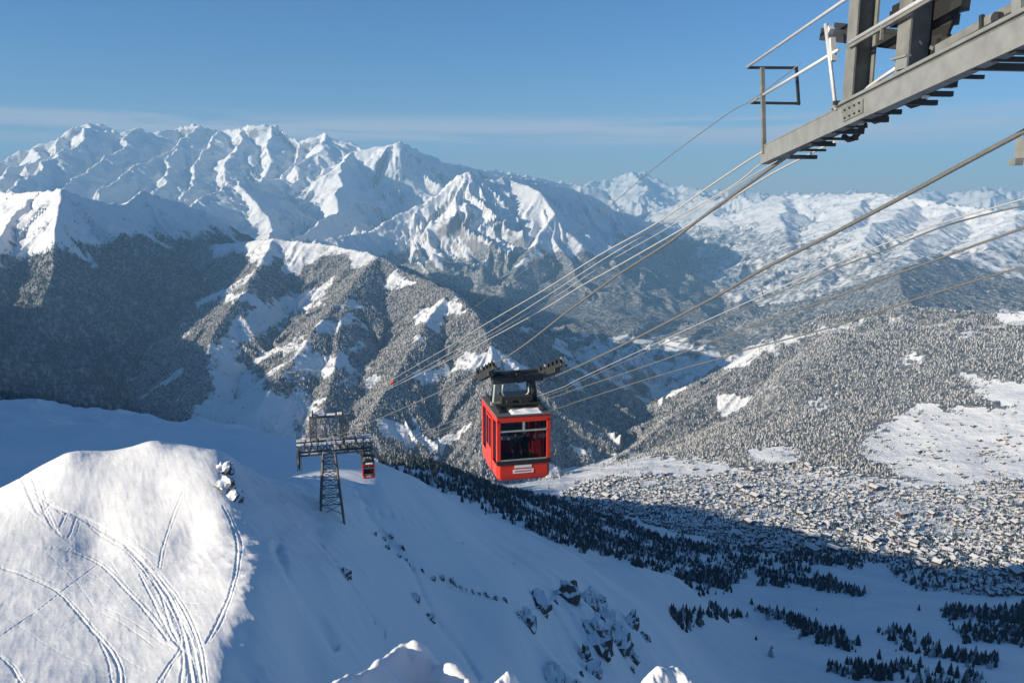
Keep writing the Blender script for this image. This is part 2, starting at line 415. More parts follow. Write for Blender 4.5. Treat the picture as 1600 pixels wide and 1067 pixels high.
# ------------------------------------------------------------------ ground height
TRACKS = []      # filled before the knoll is built: polylines in world xy with width
def ground(x, y):
    """height and crest-line group for world positions"""
    x = np.asarray(x, float); y = np.asarray(y, float)
    r = np.hypot(x, y); th = np.arctan2(x, y)
    zb = base_z(th, np.maximum(r, 5.0))
    nr_ = np.nonzero((r < 800) & (r > 60) & (np.abs(th) < 0.8))[0]
    if len(nr_):
        xn, yn = x[nr_], y[nr_]
        un, vn = project(xn, yn, zb[nr_])
        # broken rib and drifts on the shaded slope
        w = np.exp(-((un-905)/75)**2-((vn-1000)/75)**2)
        q = 0.80*xn+0.6*yn; p = -0.6*xn+0.80*yn
        zb[nr_] += 6.5*w*(ridged(q/34, p/75, 4, 131)-0.8)
        wl = sstep(260, 420, r[nr_])*sstep(520, 380, un)
        zb[nr_] += wl*(5.5*(ridged(q/95, p/120, 4, 141)-0.8) + 0.8*fbm(q/14, p/22, 3, 143))
        # worn pistes and a shallow trough
        for line, wd, dp in (([(570,796),(600,840),(640,880),(700,912),(760,934),(830,946),(900,930)], 4.5, 1.0), ([(640,880),(664,938),(690,985),(720,1020),(748,1064)], 4.0, 0.8),
                             ([(432,862),(470,930),(522,1012)], 7.0, 1.3), ([(560,775),(585,800),(640,812),(720,850)], 3.0, 0.6), ([(600,760),(640,800),(700,838),(800,880)], 3.0, 0.5), ([(470,830),(520,880),(560,940),(600,1000)], 2.5, 0.35)):
            dm = np.full(un.shape, 1e9)
            for (a0, b0), (a1, b1) in zip(line[:-1], line[1:]):
                ex, ey = a1-a0, b1-b0
                tt = np.clip(((un-a0)*ex+(vn-b0)*ey)/(ex*ex+ey*ey), 0, 1)
                dm = np.minimum(dm, np.hypot(un-a0-tt*ex, vn-b0-tt*ey))
            zb[nr_] -= dp*np.exp(-(dm/wd)**2)*(0.8+0.5*perlin(p/7, q/7, 145))
        sh = sstep(430, 520, un)*(1-w)*np.clip((r[nr_]-70)/150, 0, 1)
        zb[nr_] += sh*(1.5*(ridged(q/48, p/170, 3, 137)-0.8) + 0.35*fbm(q/9, p/30, 3, 139))
    # relief of the base ground
    a = np.clip(r/900, 0.0, 1.0)
    zb = zb + 0.9*np.clip((r-40)/200, 0, 1)*fbm(x/60, y/60, 3, 3) + a*9*fbm(x/330, y/330, 4, 12) + np.clip((r-1500)/2500, 0, 1)*26*fbm(x/900, y/900, 4, 15)
    g = np.zeros(r.shape, np.int32)
    zr = np.full(r.shape, -1e9); bd = np.full(r.shape, 1e9)
    far = np.nonzero(r > 330)[0]
    if len(far):
        z_, g_, d_ = ridges_z(x[far], y[far], r[far], zb[far])
        zr[far] = z_; g[far] = g_; bd[far] = d_
    # inside the picture's own near valley the unseen added ridge never takes over
    k = 12.0
    hgt = np.clip(0.5+0.5*(zr-zb)/k, 0, 1)
    z = np.where(zr < -1e8, zb, zb*(1-hgt)+zr*hgt + k*hgt*(1-hgt))
    g = np.where(zr > zb, g, 0)
    return z, g, bd
def ground_pt(x, y):
    z, g, d = ground(np.array([x]), np.array([y]))
    return float(z[0])
def hit(u, v, r0=60, r1=9000):
    """first ground point under photo pixel (u, v)"""
    rs = np.exp(np.linspace(math.log(r0), math.log(r1), 500))
    d = P(u, v, 1.0)
    z, g, _ = ground(d[0]*rs, d[1]*rs)
    below = np.nonzero(z >= d[2]*rs)[0]
    if len(below) == 0: return None
    i = below[0]
    if i == 0: return np.array([d[0]*rs[0], d[1]*rs[0], z[0]])
    a, b = rs[i-1], rs[i]
    ga, gb = z[i-1]-d[2]*a, z[i]-d[2]*b
    t = ga/(ga-gb+1e-9)
    r = a+(b-a)*t
    return np.array([d[0]*r, d[1]*r, ground_pt(d[0]*r, d[1]*r)])

# ------------------------------------------------------------------ materials
def new_mat(name):
    m = bpy.data.materials.new(name); m.use_nodes = True
    nt = m.node_tree; nt.nodes.clear()
    return m, nt, nt.nodes.new, nt.links.new
def plain(name, col, rough=0.6, metal=0.0, var=0.12, scale=6.0, bump=0.0, bscale=40.0):
    m, nt, N, L = new_mat(name)
    o = N('ShaderNodeOutputMaterial'); b = N('ShaderNodeBsdfPrincipled')
    b.inputs['Roughness'].default_value = rough; b.inputs['Metallic'].default_value = metal
    tc = N('ShaderNodeTexCoord'); no = N('ShaderNodeTexNoise')
    no.inputs['Scale'].default_value = scale; no.inputs['Detail'].default_value = 6
    L(tc.outputs['Object'], no.inputs['Vector'])
    mx = N('ShaderNodeMix'); mx.data_type = 'RGBA'
    c = np.array(col)
    mx.inputs['A'].default_value = (*np.clip(c*(1-var*1.6), 0, 1), 1); mx.inputs['B'].default_value = (*np.clip(c*(1+var*1.2), 0, 1), 1)
    L(no.outputs[0], mx.inputs['Factor']); L(mx.outputs['Result'], b.inputs['Base Color'])
    if bump > 0:
        n2 = N('ShaderNodeTexNoise'); n2.inputs['Scale'].default_value = bscale; n2.inputs['Detail'].default_value = 4
        L(tc.outputs['Object'], n2.inputs['Vector'])
        bp = N('ShaderNodeBump'); bp.inputs['Strength'].default_value = bump; bp.inputs['Distance'].default_value = 0.02
        L(n2.outputs[0], bp.inputs['Height']); L(bp.outputs[0], b.inputs['Normal'])
    L(b.outputs[0], o.inputs[0])
    return m
def terrain_mat(name, near):
    m, nt, N, L = new_mat(name)
    o = N('ShaderNodeOutputMaterial'); b = N('ShaderNodeBsdfPrincipled')
    b.inputs['Roughness'].default_value = 0.75
    b.inputs['Specular IOR Level'].default_value = 0.25
    geo = N('ShaderNodeNewGeometry')
    def noise(scale, detail=6, rough=0.6, vec=None):
        n = N('ShaderNodeTexNoise'); n.inputs['Scale'].default_value = scale
        n.inputs['Detail'].default_value = detail; n.inputs['Roughness'].default_value = rough
        L(vec or geo.outputs['Position'], n.inputs['Vector']); return n.outputs[0]
    def math_(op, a, b_=None):
        n = N('ShaderNodeMath'); n.operation = op
        for i, q in enumerate((a, b_)):
            if q is None: continue
            if isinstance(q, (int, float)): n.inputs[i].default_value = q
            else: L(q, n.inputs[i])
        return n.outputs[0]
    def rng(x, a, b_, lo=0, hi=1):
        n = N('ShaderNodeMapRange'); n.interpolation_type = 'SMOOTHSTEP'
        n.inputs[1].default_value = a; n.inputs[2].default_value = b_; n.inputs[3].default_value = lo; n.inputs[4].default_value = hi
        L(x, n.inputs[0]); return n.outputs[0]
    def mix(f, a, b_):
        n = N('ShaderNodeMix'); n.data_type = 'RGBA'
        L(f, n.inputs['Factor'])
        for k, q in (('A', a), ('B', b_)):
            if isinstance(q, tuple): n.inputs[k].default_value = (*q, 1)
            else: L(q, n.inputs[k])
        return n.outputs['Result']
    sep = N('ShaderNodeSeparateXYZ'); L(geo.outputs['Normal'], sep.inputs[0])
    af = N('ShaderNodeAttribute'); af.attribute_name = 'forest'
    snow_n = noise(0.012 if not near else 0.05, 5)
    snow = mix(snow_n, (0.74, 0.75, 0.77), (0.86, 0.86, 0.86))
    if near:
        rn = noise(0.22, 8, 0.65); steep = rng(math_('ADD', sep.outputs[2], math_('MULTIPLY', rn, 0.5)), 0.45, 0.38)
    else:
        rn = noise(0.006, 9, 0.68)
        steep = rng(math_('ADD', sep.outputs[2], math_('MULTIPLY', rn, 0.9)), 0.99, 0.80)
    rockc = mix(noise(0.02 if not near else 0.6, 8, 0.7), (0.10, 0.095, 0.09), (0.27, 0.25, 0.23))
    col = mix(math_('MULTIPLY', steep, 0.88 if not near else 1.0), snow, rockc)
    # wooded ground seen from afar: dark stems and frosted tops mingled
    fn = noise(0.035, 9, 0.78)
    fcol = mix(rng(fn, 0.40, 0.66), (0.045, 0.055, 0.06), (0.50, 0.49, 0.49))
    fmask = rng(math_('ADD', af.outputs['Fac'], math_('MULTIPLY', math_('SUBTRACT', noise(0.011, 7, 0.65), 0.5), 1.1)), 0.36, 0.62)
    col = mix(fmask, col, fcol)
    L(col, b.inputs['Base Color'])
    bp = N('ShaderNodeBump'); bp.inputs['Strength'].default_value = 1.0
    if near:
        bp.inputs['Distance'].default_value = 0.5
        w = N('ShaderNodeMapping'); w.inputs['Scale'].default_value = (0.35, 1.5, 0.6); w.inputs['Rotation'].default_value = (0, 0, 0.5)
        L(geo.outputs['Position'], w.inputs[0])
        h = math_('ADD', math_('MULTIPLY', noise(0.9, 6, 0.55, w.outputs[0]), 0.10), math_('MULTIPLY', noise(0.06, 6, 0.55), 0.9))
    else:
        bp.inputs['Distance'].default_value = 1.0
        h = math_('ADD', math_('MULTIPLY', noise(0.012, 9, 0.6), 14), math_('MULTIPLY', math_('MULTIPLY', fn, fmask), 14))
    L(h, bp.inputs['Height']); L(bp.outputs[0], b.inputs['Normal'])
    L(b.outputs[0], o.inputs[0])
    return m
M_NEAR = terrain_mat("wind_packed_snow", True)
M_FAR = terrain_mat("mountain_snow_rock_and_wood", False)

# ------------------------------------------------------------------ ground meshes: one height sheet, cut into its hills
def tag(o, label=None, cat=None, group=None, kind=None):
    if label: o['label'] = label
    if cat: o['category'] = cat
    if group: o['group'] = group
    if kind: o['kind'] = kind
    return o
def mesh_np(name, co, quads, mat, smooth=True, normals=None, attrs=None):
    me = bpy.data.meshes.new(name)
    n = len(co); f = len(quads)
    me.vertices.add(n); me.vertices.foreach_set('co', np.ascontiguousarray(co, np.float32).ravel())
    me.loops.add(f*4); me.loops.foreach_set('vertex_index', np.ascontiguousarray(quads, np.int32).ravel())
    me.polygons.add(f)
    me.polygons.foreach_set('loop_start', np.arange(0, f*4, 4, dtype=np.int32))
    me.polygons.foreach_set('loop_total', np.full(f, 4, np.int32))
    me.polygons.foreach_set('use_smooth', np.full(f, smooth))
    for k, a in (attrs or {}).items():
        at = me.attributes.new(k, 'FLOAT', 'POINT'); at.data.foreach_set('value', np.ascontiguousarray(a, np.float32))
    me.update(calc_edges=True)
    if normals is not None:
        me.normals_split_custom_set_from_vertices(np.ascontiguousarray(normals, np.float32))
    me.materials.append(mat)
    o = bpy.data.objects.new(name, me); COL.objects.link(o)
    return o
def grid_quads(nr, nc):
    i = np.arange(nr*nc).reshape(nr, nc)
    return np.stack([i[:-1, :-1], i[:-1, 1:], i[1:, 1:], i[1:, :-1]], -1)    # up-facing for th increasing to the right, r outwards

def seg(a, b, n, log=True):
    return np.exp(np.linspace(math.log(a), math.log(b), n, endpoint=False)) if log else np.linspace(a, b, n, endpoint=False)
DENSE = 0.088
th_d = np.radians(np.arange(-37, 37+1e-6, DENSE))
th_l = np.radians(np.concatenate([np.arange(-180, -60, 6.0), np.arange(-60, -37, 1.0)]))
th_r = np.radians(np.concatenate([np.arange(38, 60, 1.0), np.arange(60, 180+1e-6, 6.0)]))
TH = np.concatenate([th_l, th_d, th_r])
RR = np.concatenate([seg(6, 54, 50), seg(54, 164, 70), seg(164, 1000, 140), seg(1000, 2600, 150), seg(2600, 5000, 150, False), seg(5000, 9000, 190, False),
                     seg(9000, 18000, 210, False), seg(18000, 29500, 60), seg(29500, 31500, 4)])
def forest_attr(u, v, x, y, z, r, g):
    n1 = fbm(x/260, y/260, 4, 201); n2 = fbm(x/700, y/700, 3, 207)
    F = np.zeros(u.shape)
    def put(mask, val): F[mask] = val[mask] if isinstance(val, np.ndarray) else val
    put(g == LEFTM, sstep(-250, -440, z + 110*n1 + 60*n2))
    put(g == FORESTM, sstep(-360, -500, z + 80*n1))
    put(g == CENTRAL, 0.95*sstep(-620, -900, z + 140*n1 + 80*n2))
    put(g == SPIRE, 0.9*sstep(-560, -900, z + 160*n1))
    put(g == MASSIF, 0.6*sstep(-800, -1150, z + 160*n1))
    put(g == RIGHTR, 0.50*sstep(-420, -760, z + 170*n1 + 90*n2))
    put(g == FAR, 0.25*sstep(-300, -700, z + 160*n1))
    put(g == SIDE, sstep(-500, -700, z + 100*n1))
    put(g == HILL, 0.9*np.ones_like(z))
    b = (g == 0)
    put(b & (r > 2600), 0.5*sstep(0.12, 0.5, n1 + 0.6*n2)*np.ones_like(z))
    vf = in_any(u, v, [[(850,570),(930,530),(1000,520),(1110,530),(1130,560),(1090,600),(1000,650),(965,680),(925,640)]]) & (g != HILL) & (r > 4300)
    F[vf] = np.clip(0.42+0.5*n1[vf], 0.1, 0.8)  # patchy wood, thickened to darken the valley floor where shade is missing
    put(b & in_any(u, v, [HILLF]), 0.95*np.ones_like(z))
    put(b & (r < 2300), 0.0)
    put(in_any(u, v, VILLAGE) & (r < 3300), 0.0)
    # torn edges for every clearing
    ju = 9*perlin(x/55, y/55, 301) + 5*perlin(x/20, y/20, 303); jv = 7*perlin(x/50, y/50, 305) + 4*perlin(x/18, y/18, 307)
    cm = np.zeros(u.shape)
    for ox, oy, k in ((0, 0, 1.0), (9, 4, 1.5), (-9, -4, 1.5), (7, -6, 2.0), (-7, 6, 2.0), (15, 0, 1.2), (-15, 0, 1.2)):
        cm += in_any(u+ju*k+ox, v+jv*k+oy, CLEAR)
    cm = cm/7.0*(r > 2000)
    F *= 1-0.90*cm
    gl = (n1 > 0.42) & ((g == FORESTM) | (g == HILL))
    F[gl] *= 0.25
    return F
SPRUCE_PTS = {}
def build_ground():
    R2, T2 = np.meshgrid(RR, TH, indexing='ij')
    nr, nc = R2.shape
    x = (R2*np.sin(T2)).ravel(); y = (R2*np.cos(T2)).ravel()
    z = np.empty_like(x); g = np.empty(x.shape, np.int32)
    step = nc*100
    for i in range(0, len(x), step):
        z[i:i+step], g[i:i+step], _ = ground(x[i:i+step], y[i:i+step])
    co = np.stack([x, y, z], 1)
    # vertex normals of the whole sheet, kept on every cut
    G = co.reshape(nr, nc, 3)
    dr = np.gradient(G, axis=0); dc = np.gradient(G, axis=1)
    nm = np.cross(dc, dr); nm /= np.linalg.norm(nm, axis=2, keepdims=True)+1e-12
    nm = nm.reshape(-1, 3)
    nm[nm[:, 2] < 0] *= -1
    u, v = project(x, y, z)
    r = R2.ravel()
    front = np.abs(T2.ravel()) < 1.0
    F = forest_attr(np.where(front, u, -9999), v, x, y, z, r, g)
    Q = grid_quads(nr, nc)                       # nr-1, nc-1, 4
    rm = np.minimum(RR[:-1], RR[1:])
    gq = g.reshape(nr, nc)[:-1, :-1].copy()
    rq = np.broadcast_to(rm[:, None], gq.shape); tq = np.broadcast_to(TH[None, :-1], gq.shape)
    near = (rq < 1250)
    gq = np.where(near, 90, gq)
    knoll = (rq >= 53.95) & (rq < 163.95) & (tq >= KTH0-1e-6) & (tq < KTH1-1e-6)
    gq = np.where(knoll, -1, gq)
    names = {0: "valley_ground", 90: "snow_slope", FAR: "distant_mountains", MASSIF: "mountain_massif", SPIRE: "mountain_ridge", LEFTM: "mountain_left",
             FORESTM: "mountain_wooded", CENTRAL: "mountain_central", RIGHTR: "mountain_range_right", HILL: "hill_wooded", SIDE: "hill_ridge", SIDE+1: "unseen_shading_ridge"}
    for k, nme in names.items():
        sel = Q[gq == k]
        if len(sel) == 0: continue
        used, inv = np.unique(sel.ravel(), return_inverse=True)
        o = mesh_np(nme, co[used], inv.reshape(-1, 4), M_NEAR if k == 90 else M_FAR, True, nm[used], {'forest': F[used]})
        tag(o, kind='structure')
    return co, F, g, r, u, v, nr, nc
KTH0 = th_d[10]; KTH1 = th_d[300]

def build_haze():
    bm = bmesh.new()
    X, Y0, Y1, Z0, Z1 = 32500, -32500, 32500, -2600, 1720
    vs = [bm.verts.new((sx*X, y, z)) for z in (Z0, Z1) for y in (Y0, Y1) for sx in (-1, 1)]
    for f in ((0,2,3,1),(4,5,7,6),(0,1,5,4),(2,6,7,3),(0,4,6,2),(1,3,7,5)):
        bm.faces.new([vs[k] for k in f])
    bmesh.ops.recalc_face_normals(bm, faces=bm.faces)
    me = bpy.data.meshes.new("haze"); bm.to_mesh(me); bm.free()
    m, nt, N, L = new_mat("mountain_air")
    o = N('ShaderNodeOutputMaterial'); v = N('ShaderNodeVolumePrincipled')
    v.inputs['Color'].default_value = (0.31, 0.63, 1.0, 1)
    v.inputs['Density'].default_value = 5.2e-5
    v.inputs['Anisotropy'].default_value = 0.0
    L(v.outputs[0], o.inputs['Volume'])
    me.materials.append(m)
    ob = bpy.data.objects.new("haze", me); COL.objects.link(ob)
    tag(ob, kind='stuff')

# ------------------------------------------------------------------ snow knoll in front, with ski tracks pressed into it
def catmull(pts, n=14):
    p = [np.array(q, float) for q in pts]
    p = [2*p[0]-p[1]] + p + [2*p[-1]-p[-2]]
    out = []
    for i in range(1, len(p)-2):
        for t in np.linspace(0, 1, n, endpoint=False):
            a = p[i-1]; b = p[i]; c = p[i+1]; d = p[i+2]
            out.append(0.5*((2*b)+(-a+c)*t+(2*a-5*b+4*c-d)*t*t+(-a+3*b-3*c+d)*t**3))
    out.append(p[-2]); return np.array(out)
def track_px(pts, width, depth, wob=0.0):
    q = []
    for u, v in pts:
        h = hit(u, v, 40, 300)
        if h is not None: q.append(h[:2])
    return (catmull(q), width, depth, wob)
def build_knoll():
    tr = []; rt = random.Random(2)
    def T(pts, w=0.45, d=0.10):
        tr.append(track_px(pts, w*0.34, d*0.26))
        if w > 0.44: tr.append(track_px([(a_+rt.uniform(4, 9), b_+rt.uniform(-3, 3)) for a_, b_ in pts], w*0.22, d*0.16))
    T([(0,742),(40,760),(80,790),(130,812),(180,840),(225,880),(262,930),(285,985),(300,1067)], 0.9, 0.16)
    T([(20,745),(60,775),(110,800),(160,824),(205,862),(245,905),(275,955),(298,1000),(312,1067)], 0.7, 0.14)
    T([(10,750),(70,790),(125,806),(172,830),(215,868),(258,912),(290,960),(310,1010),(318,1067)], 0.5, 0.12)
    T([(30,760),(100,806),(150,822),(210,868),(245,915),(265,975),(285,1020),(282,1067)], 0.5, 0.12)
    T([(140,822),(190,855),(228,895),(262,945),(283,1000),(262,1040),(245,1067)], 0.5, 0.12)
    T([(218,895),(240,940),(262,985),(280,1010),(300,1030),(308,1067)], 0.45, 0.12)
    T([(286,768),(272,800),(262,830),(252,862),(248,885)], 0.5, 0.10)
    T([(348,790),(360,815),(370,850),(368,890),(358,930),(340,970),(322,1005)], 0.6, 0.14)
    T([(0,885),(40,900),(85,922),(110,945),(140,980),(170,1015),(185,1045),(187,1067)], 0.55, 0.12)
    T([(60,856),(120,865),(160,885),(200,925),(235,965),(262,1000)], 0.5, 0.11)
    T([(0,995),(50,960),(90,930),(135,895),(158,878)], 0.4, 0.09)
    T([(0,838),(20,826),(40,812)], 0.4, 0.09)
    T([(0,1025),(18,1042),(34,1067)], 0.45, 0.11)
    T([(240,795),(262,782),(285,768),(300,758)], 0.4, 0.07)
    T([(0,770),(20,780),(45,772),(70,792),(100,798)], 0.6, 0.10)
    T([(150,990),(168,1030),(175,1067)], 0.4, 0.08)
    for k in range(26):
        u0, v0 = rt.uniform(-10, 250), rt.uniform(770, 1000); sl = rt.uniform(-.5, 1.1); ln = rt.uniform(60, 170)
        bend = rt.uniform(-25, 25)
        T([(u0+ln*t_, v0+sl*ln*t_+bend*math.sin(t_*3.1)) for t_ in (0, .25, .5, .75, 1)], 0.30, rt.uniform(.03, .07))
    ths = np.linspace(KTH0, KTH1, 2*(290)+1)
    rs = np.concatenate([seg(54, 78, 170, False), seg(78, 106, 150, False), np.linspace(106, 164, 190)])
    iA, iB = np.searchsorted(RR, 53.99), np.searchsorted(RR, 163.99)
    rs[0] = RR[iA]; rs[-1] = RR[iB]
    R2, T2 = np.meshgrid(rs, ths, indexing='ij')
    x = (R2*np.sin(T2)).ravel(); y = (R2*np.cos(T2)).ravel()
    z, g, _ = ground(x, y)
    edge = np.minimum(np.minimum(R2-rs[0], rs[-1]-R2)/3.0, np.minimum(T2-ths[0], ths[-1]-T2)*R2/2.0).ravel()
    edge = np.clip(edge, 0, 1)
    # wind relief
    wx = x*0.86+y*0.5; wy = -x*0.5+y*0.86
    rel = 0.020*fbm(wx/0.9, wy/5.0, 3, 61) + 0.15*fbm(x/9, y/9, 3, 63) + 0.020*ridged(wx/1.6, wy/7, 3, 67)
    ue, ve = project(x, y, z)
    rel = rel + sstep(335, 400, ue)*(0.42*fbm(x/5.2, y/5.2, 3, 171)+0.10*ridged(x/3, y/3, 2, 173))
    cut = np.zeros_like(x); rim = np.zeros_like(x)
    for line, w, d, wob in tr:
        a = line[:-1]; b = line[1:]
        dist = np.full(x.shape, 1e9)
        lo = line.min(0)-3; hi = line.max(0)+3
        m = np.nonzero((x > lo[0]) & (x < hi[0]) & (y > lo[1]) & (y < hi[1]))[0]
        dm = np.full(len(m), 1e9)
        for p, q in zip(a, b):
            dx, dy = q-p; L2 = dx*dx+dy*dy+1e-9
            t = np.clip(((x[m]-p[0])*dx+(y[m]-p[1])*dy)/L2, 0, 1)
            dm = np.minimum(dm, (x[m]-p[0]-t*dx)**2+(y[m]-p[1]-t*dy)**2)
        dist[m] = np.sqrt(dm) + 0.10*perlin(x[m]/0.6, y[m]/0.6, 83)
        cut = np.maximum(cut, 2.2*d*np.exp(-(dist/(w*0.55))**2))
        rim = np.maximum(rim, 0.5*d*np.exp(-((dist-w*1.15)/(w*0.45))**2))
    z = z + edge*(rel + rim*(cut < 0.03) - cut)
    # trampled snow at the top left
    co = np.stack([x, y, z], 1)
    nr, nc = R2.shape
    Q = grid_quads(nr, nc).reshape(-1, 4)
    o = mesh_np("snow_knoll", co, Q, M_NEAR, True, None, {'forest': np.zeros(len(x))})
    tag(o, kind='structure')

# ------------------------------------------------------------------ foliage and chalet kinds
def tree_mat(name, dark, frost, amount):
    m, nt, N, L = new_mat(name)
    o = N('ShaderNodeOutputMaterial'); b = N('ShaderNodeBsdfPrincipled')
    b.inputs['Roughness'].default_value = 0.85; b.inputs['Specular IOR Level'].default_value = 0.15
    geo = N('ShaderNodeNewGeometry'); sep = N('ShaderNodeSeparateXYZ'); L(geo.outputs['Normal'], sep.inputs[0])
    oi = N('ShaderNodeObjectInfo')
    tc = N('ShaderNodeTexCoord')
    no = N('ShaderNodeTexNoise'); no.inputs['Scale'].default_value = 0.7; no.inputs['Detail'].default_value = 4
    L(tc.outputs['Object'], no.inputs['Vector'])
    def M(op, a, b_):
        n = N('ShaderNodeMath'); n.operation = op
        for i, q in enumerate((a, b_)):
            if isinstance(q, (int, float)): n.inputs[i].default_value = q
            else: L(q, n.inputs[i])
        return n.outputs[0]
    s = M('ADD', M('MULTIPLY', no.outputs[0], 0.9), M('MULTIPLY', sep.outputs[2], 0.55))
    s = M('ADD', s, M('MULTIPLY', M('SUBTRACT', oi.outputs['Random'], 0.5), 0.75))
    mr = N('ShaderNodeMapRange'); mr.interpolation_type = 'SMOOTHSTEP'
    mr.inputs[1].default_value = 0.98-amount; mr.inputs[2].default_value = 1.25-amount
    L(s, mr.inputs[0])
    mx = N('ShaderNodeMix'); mx.data_type = 'RGBA'
    mx.inputs['A'].default_value = (*dark, 1); mx.inputs['B'].default_value = (*frost, 1)
    L(mr.outputs[0], mx.inputs['Factor']); L(mx.outputs['Result'], b.inputs['Base Color'])
    L(b.outputs[0], o.inputs[0])
    return m
M_FROST = tree_mat("frosted_needles", (0.15, 0.15, 0.145), (0.64, 0.62, 0.59), 0.50)
M_SHADED = tree_mat("shade_toned_needles", (0.028, 0.050, 0.062), (0.22, 0.27, 0.32), 0.08)  # darker, bluer copy of the needles: the slope's shade put into the colour
M_DARKN = tree_mat("dark_needles", (0.055, 0.072, 0.068), (0.50, 0.52, 0.54), 0.19)
M_BARK = plain("bark", (0.07, 0.055, 0.045), 0.9, 0, 0.3, 3)
def conifer_bm(rng, tiers, sides, mat_tr=True):
    """a conifer 1 m tall: tapered trunk and drooping, ragged whorls of branches"""
    bm = bmesh.new()
    tv = []
    for z, rr in ((0, .03), (.5, .02), (1.0, .004)):
        tv.append([bm.verts.new((rr*math.cos(a*2*math.pi/4), rr*math.sin(a*2*math.pi/4), z)) for a in range(4)])
    for k in range(2):
        for a in range(4):
            f = bm.faces.new((tv[k][a], tv[k][(a+1) % 4], tv[k+1][(a+1) % 4], tv[k+1][a])); f.material_index = 1
    for t in range(tiers):
        q = t/tiers
        z0 = .08+.80*q; R = (.21*(1-q)**0.85+.03)*rng.uniform(.85, 1.15)
        top = bm.verts.new((rng.uniform(-.01, .01), rng.uniform(-.01, .01), z0+.15+.10*(1-q)))
        ph = rng.uniform(0, 6.28)
        ring = []
        for k in range(sides*2):
            a = ph+k*math.pi/sides
            rr = R*(rng.uniform(.85, 1.25) if k % 2 == 0 else rng.uniform(.45, .65))
            dz = -.05*(1 if k % 2 == 0 else -.3)*rng.uniform(.6, 1.4)
            ring.append(bm.verts.new((rr*math.cos(a), rr*math.sin(a), z0+dz)))
        for k in range(len(ring)):
            bm.faces.new((ring[k], ring[(k+1) % len(ring)], top))
    return bm
def obj_bm(name, bm, mats, parent=None, smooth=False):
    me = bpy.data.meshes.new(name); bm.normal_update(); bm.to_mesh(me); bm.free()
    for m in (mats if isinstance(mats, (list, tuple)) else [mats]): me.materials.append(m)
    if smooth: me.polygons.foreach_set('use_smooth', np.full(len(me.polygons), True))
    o = bpy.data.objects.new(name, me); COL.objects.link(o)
    if parent is not None: o.parent = parent
    return o
def mesh_of(name, bm, mats):
    me = bpy.data.meshes.new(name); bm.normal_update(); bm.to_mesh(me); bm.free()
    for m in mats: me.materials.append(m)
    return me
def scatter(name, pts, scales, sources, seedv=0, flat=None):
    """one mass of countless small things standing on given ground points"""
    me = bpy.data.meshes.new(name)
    me.vertices.add(len(pts)); me.vertices.foreach_set('co', np.ascontiguousarray(pts, np.float32).ravel())
    a = me.attributes.new('size', 'FLOAT_VECTOR', 'POINT'); a.data.foreach_set('vector', np.ascontiguousarray(scales, np.float32).ravel())
    rot = np.zeros((len(pts), 3), np.float32)
    rg = np.random.default_rng(seedv)
    rot[:, 2] = rg.uniform(0, 6.283, len(pts)) if flat is None else flat
    a = me.attributes.new('turn', 'FLOAT_VECTOR', 'POINT'); a.data.foreach_set('vector', rot.ravel())
    o = bpy.data.objects.new(name, me); COL.objects.link(o)
    ng = bpy.data.node_groups.new(name, 'GeometryNodeTree')
    ng.interface.new_socket('Geometry', in_out='INPUT', socket_type='NodeSocketGeometry')
    ng.interface.new_socket('Geometry', in_out='OUTPUT', socket_type='NodeSocketGeometry')
    N, L = ng.nodes.new, ng.links.new
    gi, go = N('NodeGroupInput'), N('NodeGroupOutput')
    j = N('GeometryNodeJoinGeometry')
    for s in reversed(sources):
        oi = N('GeometryNodeObjectInfo'); oi.inputs['Object'].default_value = s; oi.inputs['As Instance'].default_value = True
        L(oi.outputs['Geometry'], j.inputs[0])
    ip = N('GeometryNodeInstanceOnPoints')
    ip.inputs['Pick Instance'].default_value = True
    def attr(n):
        q = N('GeometryNodeInputNamedAttribute'); q.data_type = 'FLOAT_VECTOR'; q.inputs['Name'].default_value = n
        return q.outputs['Attribute']
    m2p = N('GeometryNodeMeshToPoints')
    L(gi.outputs[0], m2p.inputs[0]); L(m2p.outputs[0], ip.inputs['Points'])
    L(j.outputs[0], ip.inputs['Instance'])
    L(attr('size'), ip.inputs['Scale']); L(attr('turn'), ip.inputs['Rotation'])
    L(ip.outputs[0], go.inputs[0])
    md = o.modifiers.new('scatter', 'NODES'); md.node_group = ng
    tag(o, kind='stuff')
    return o

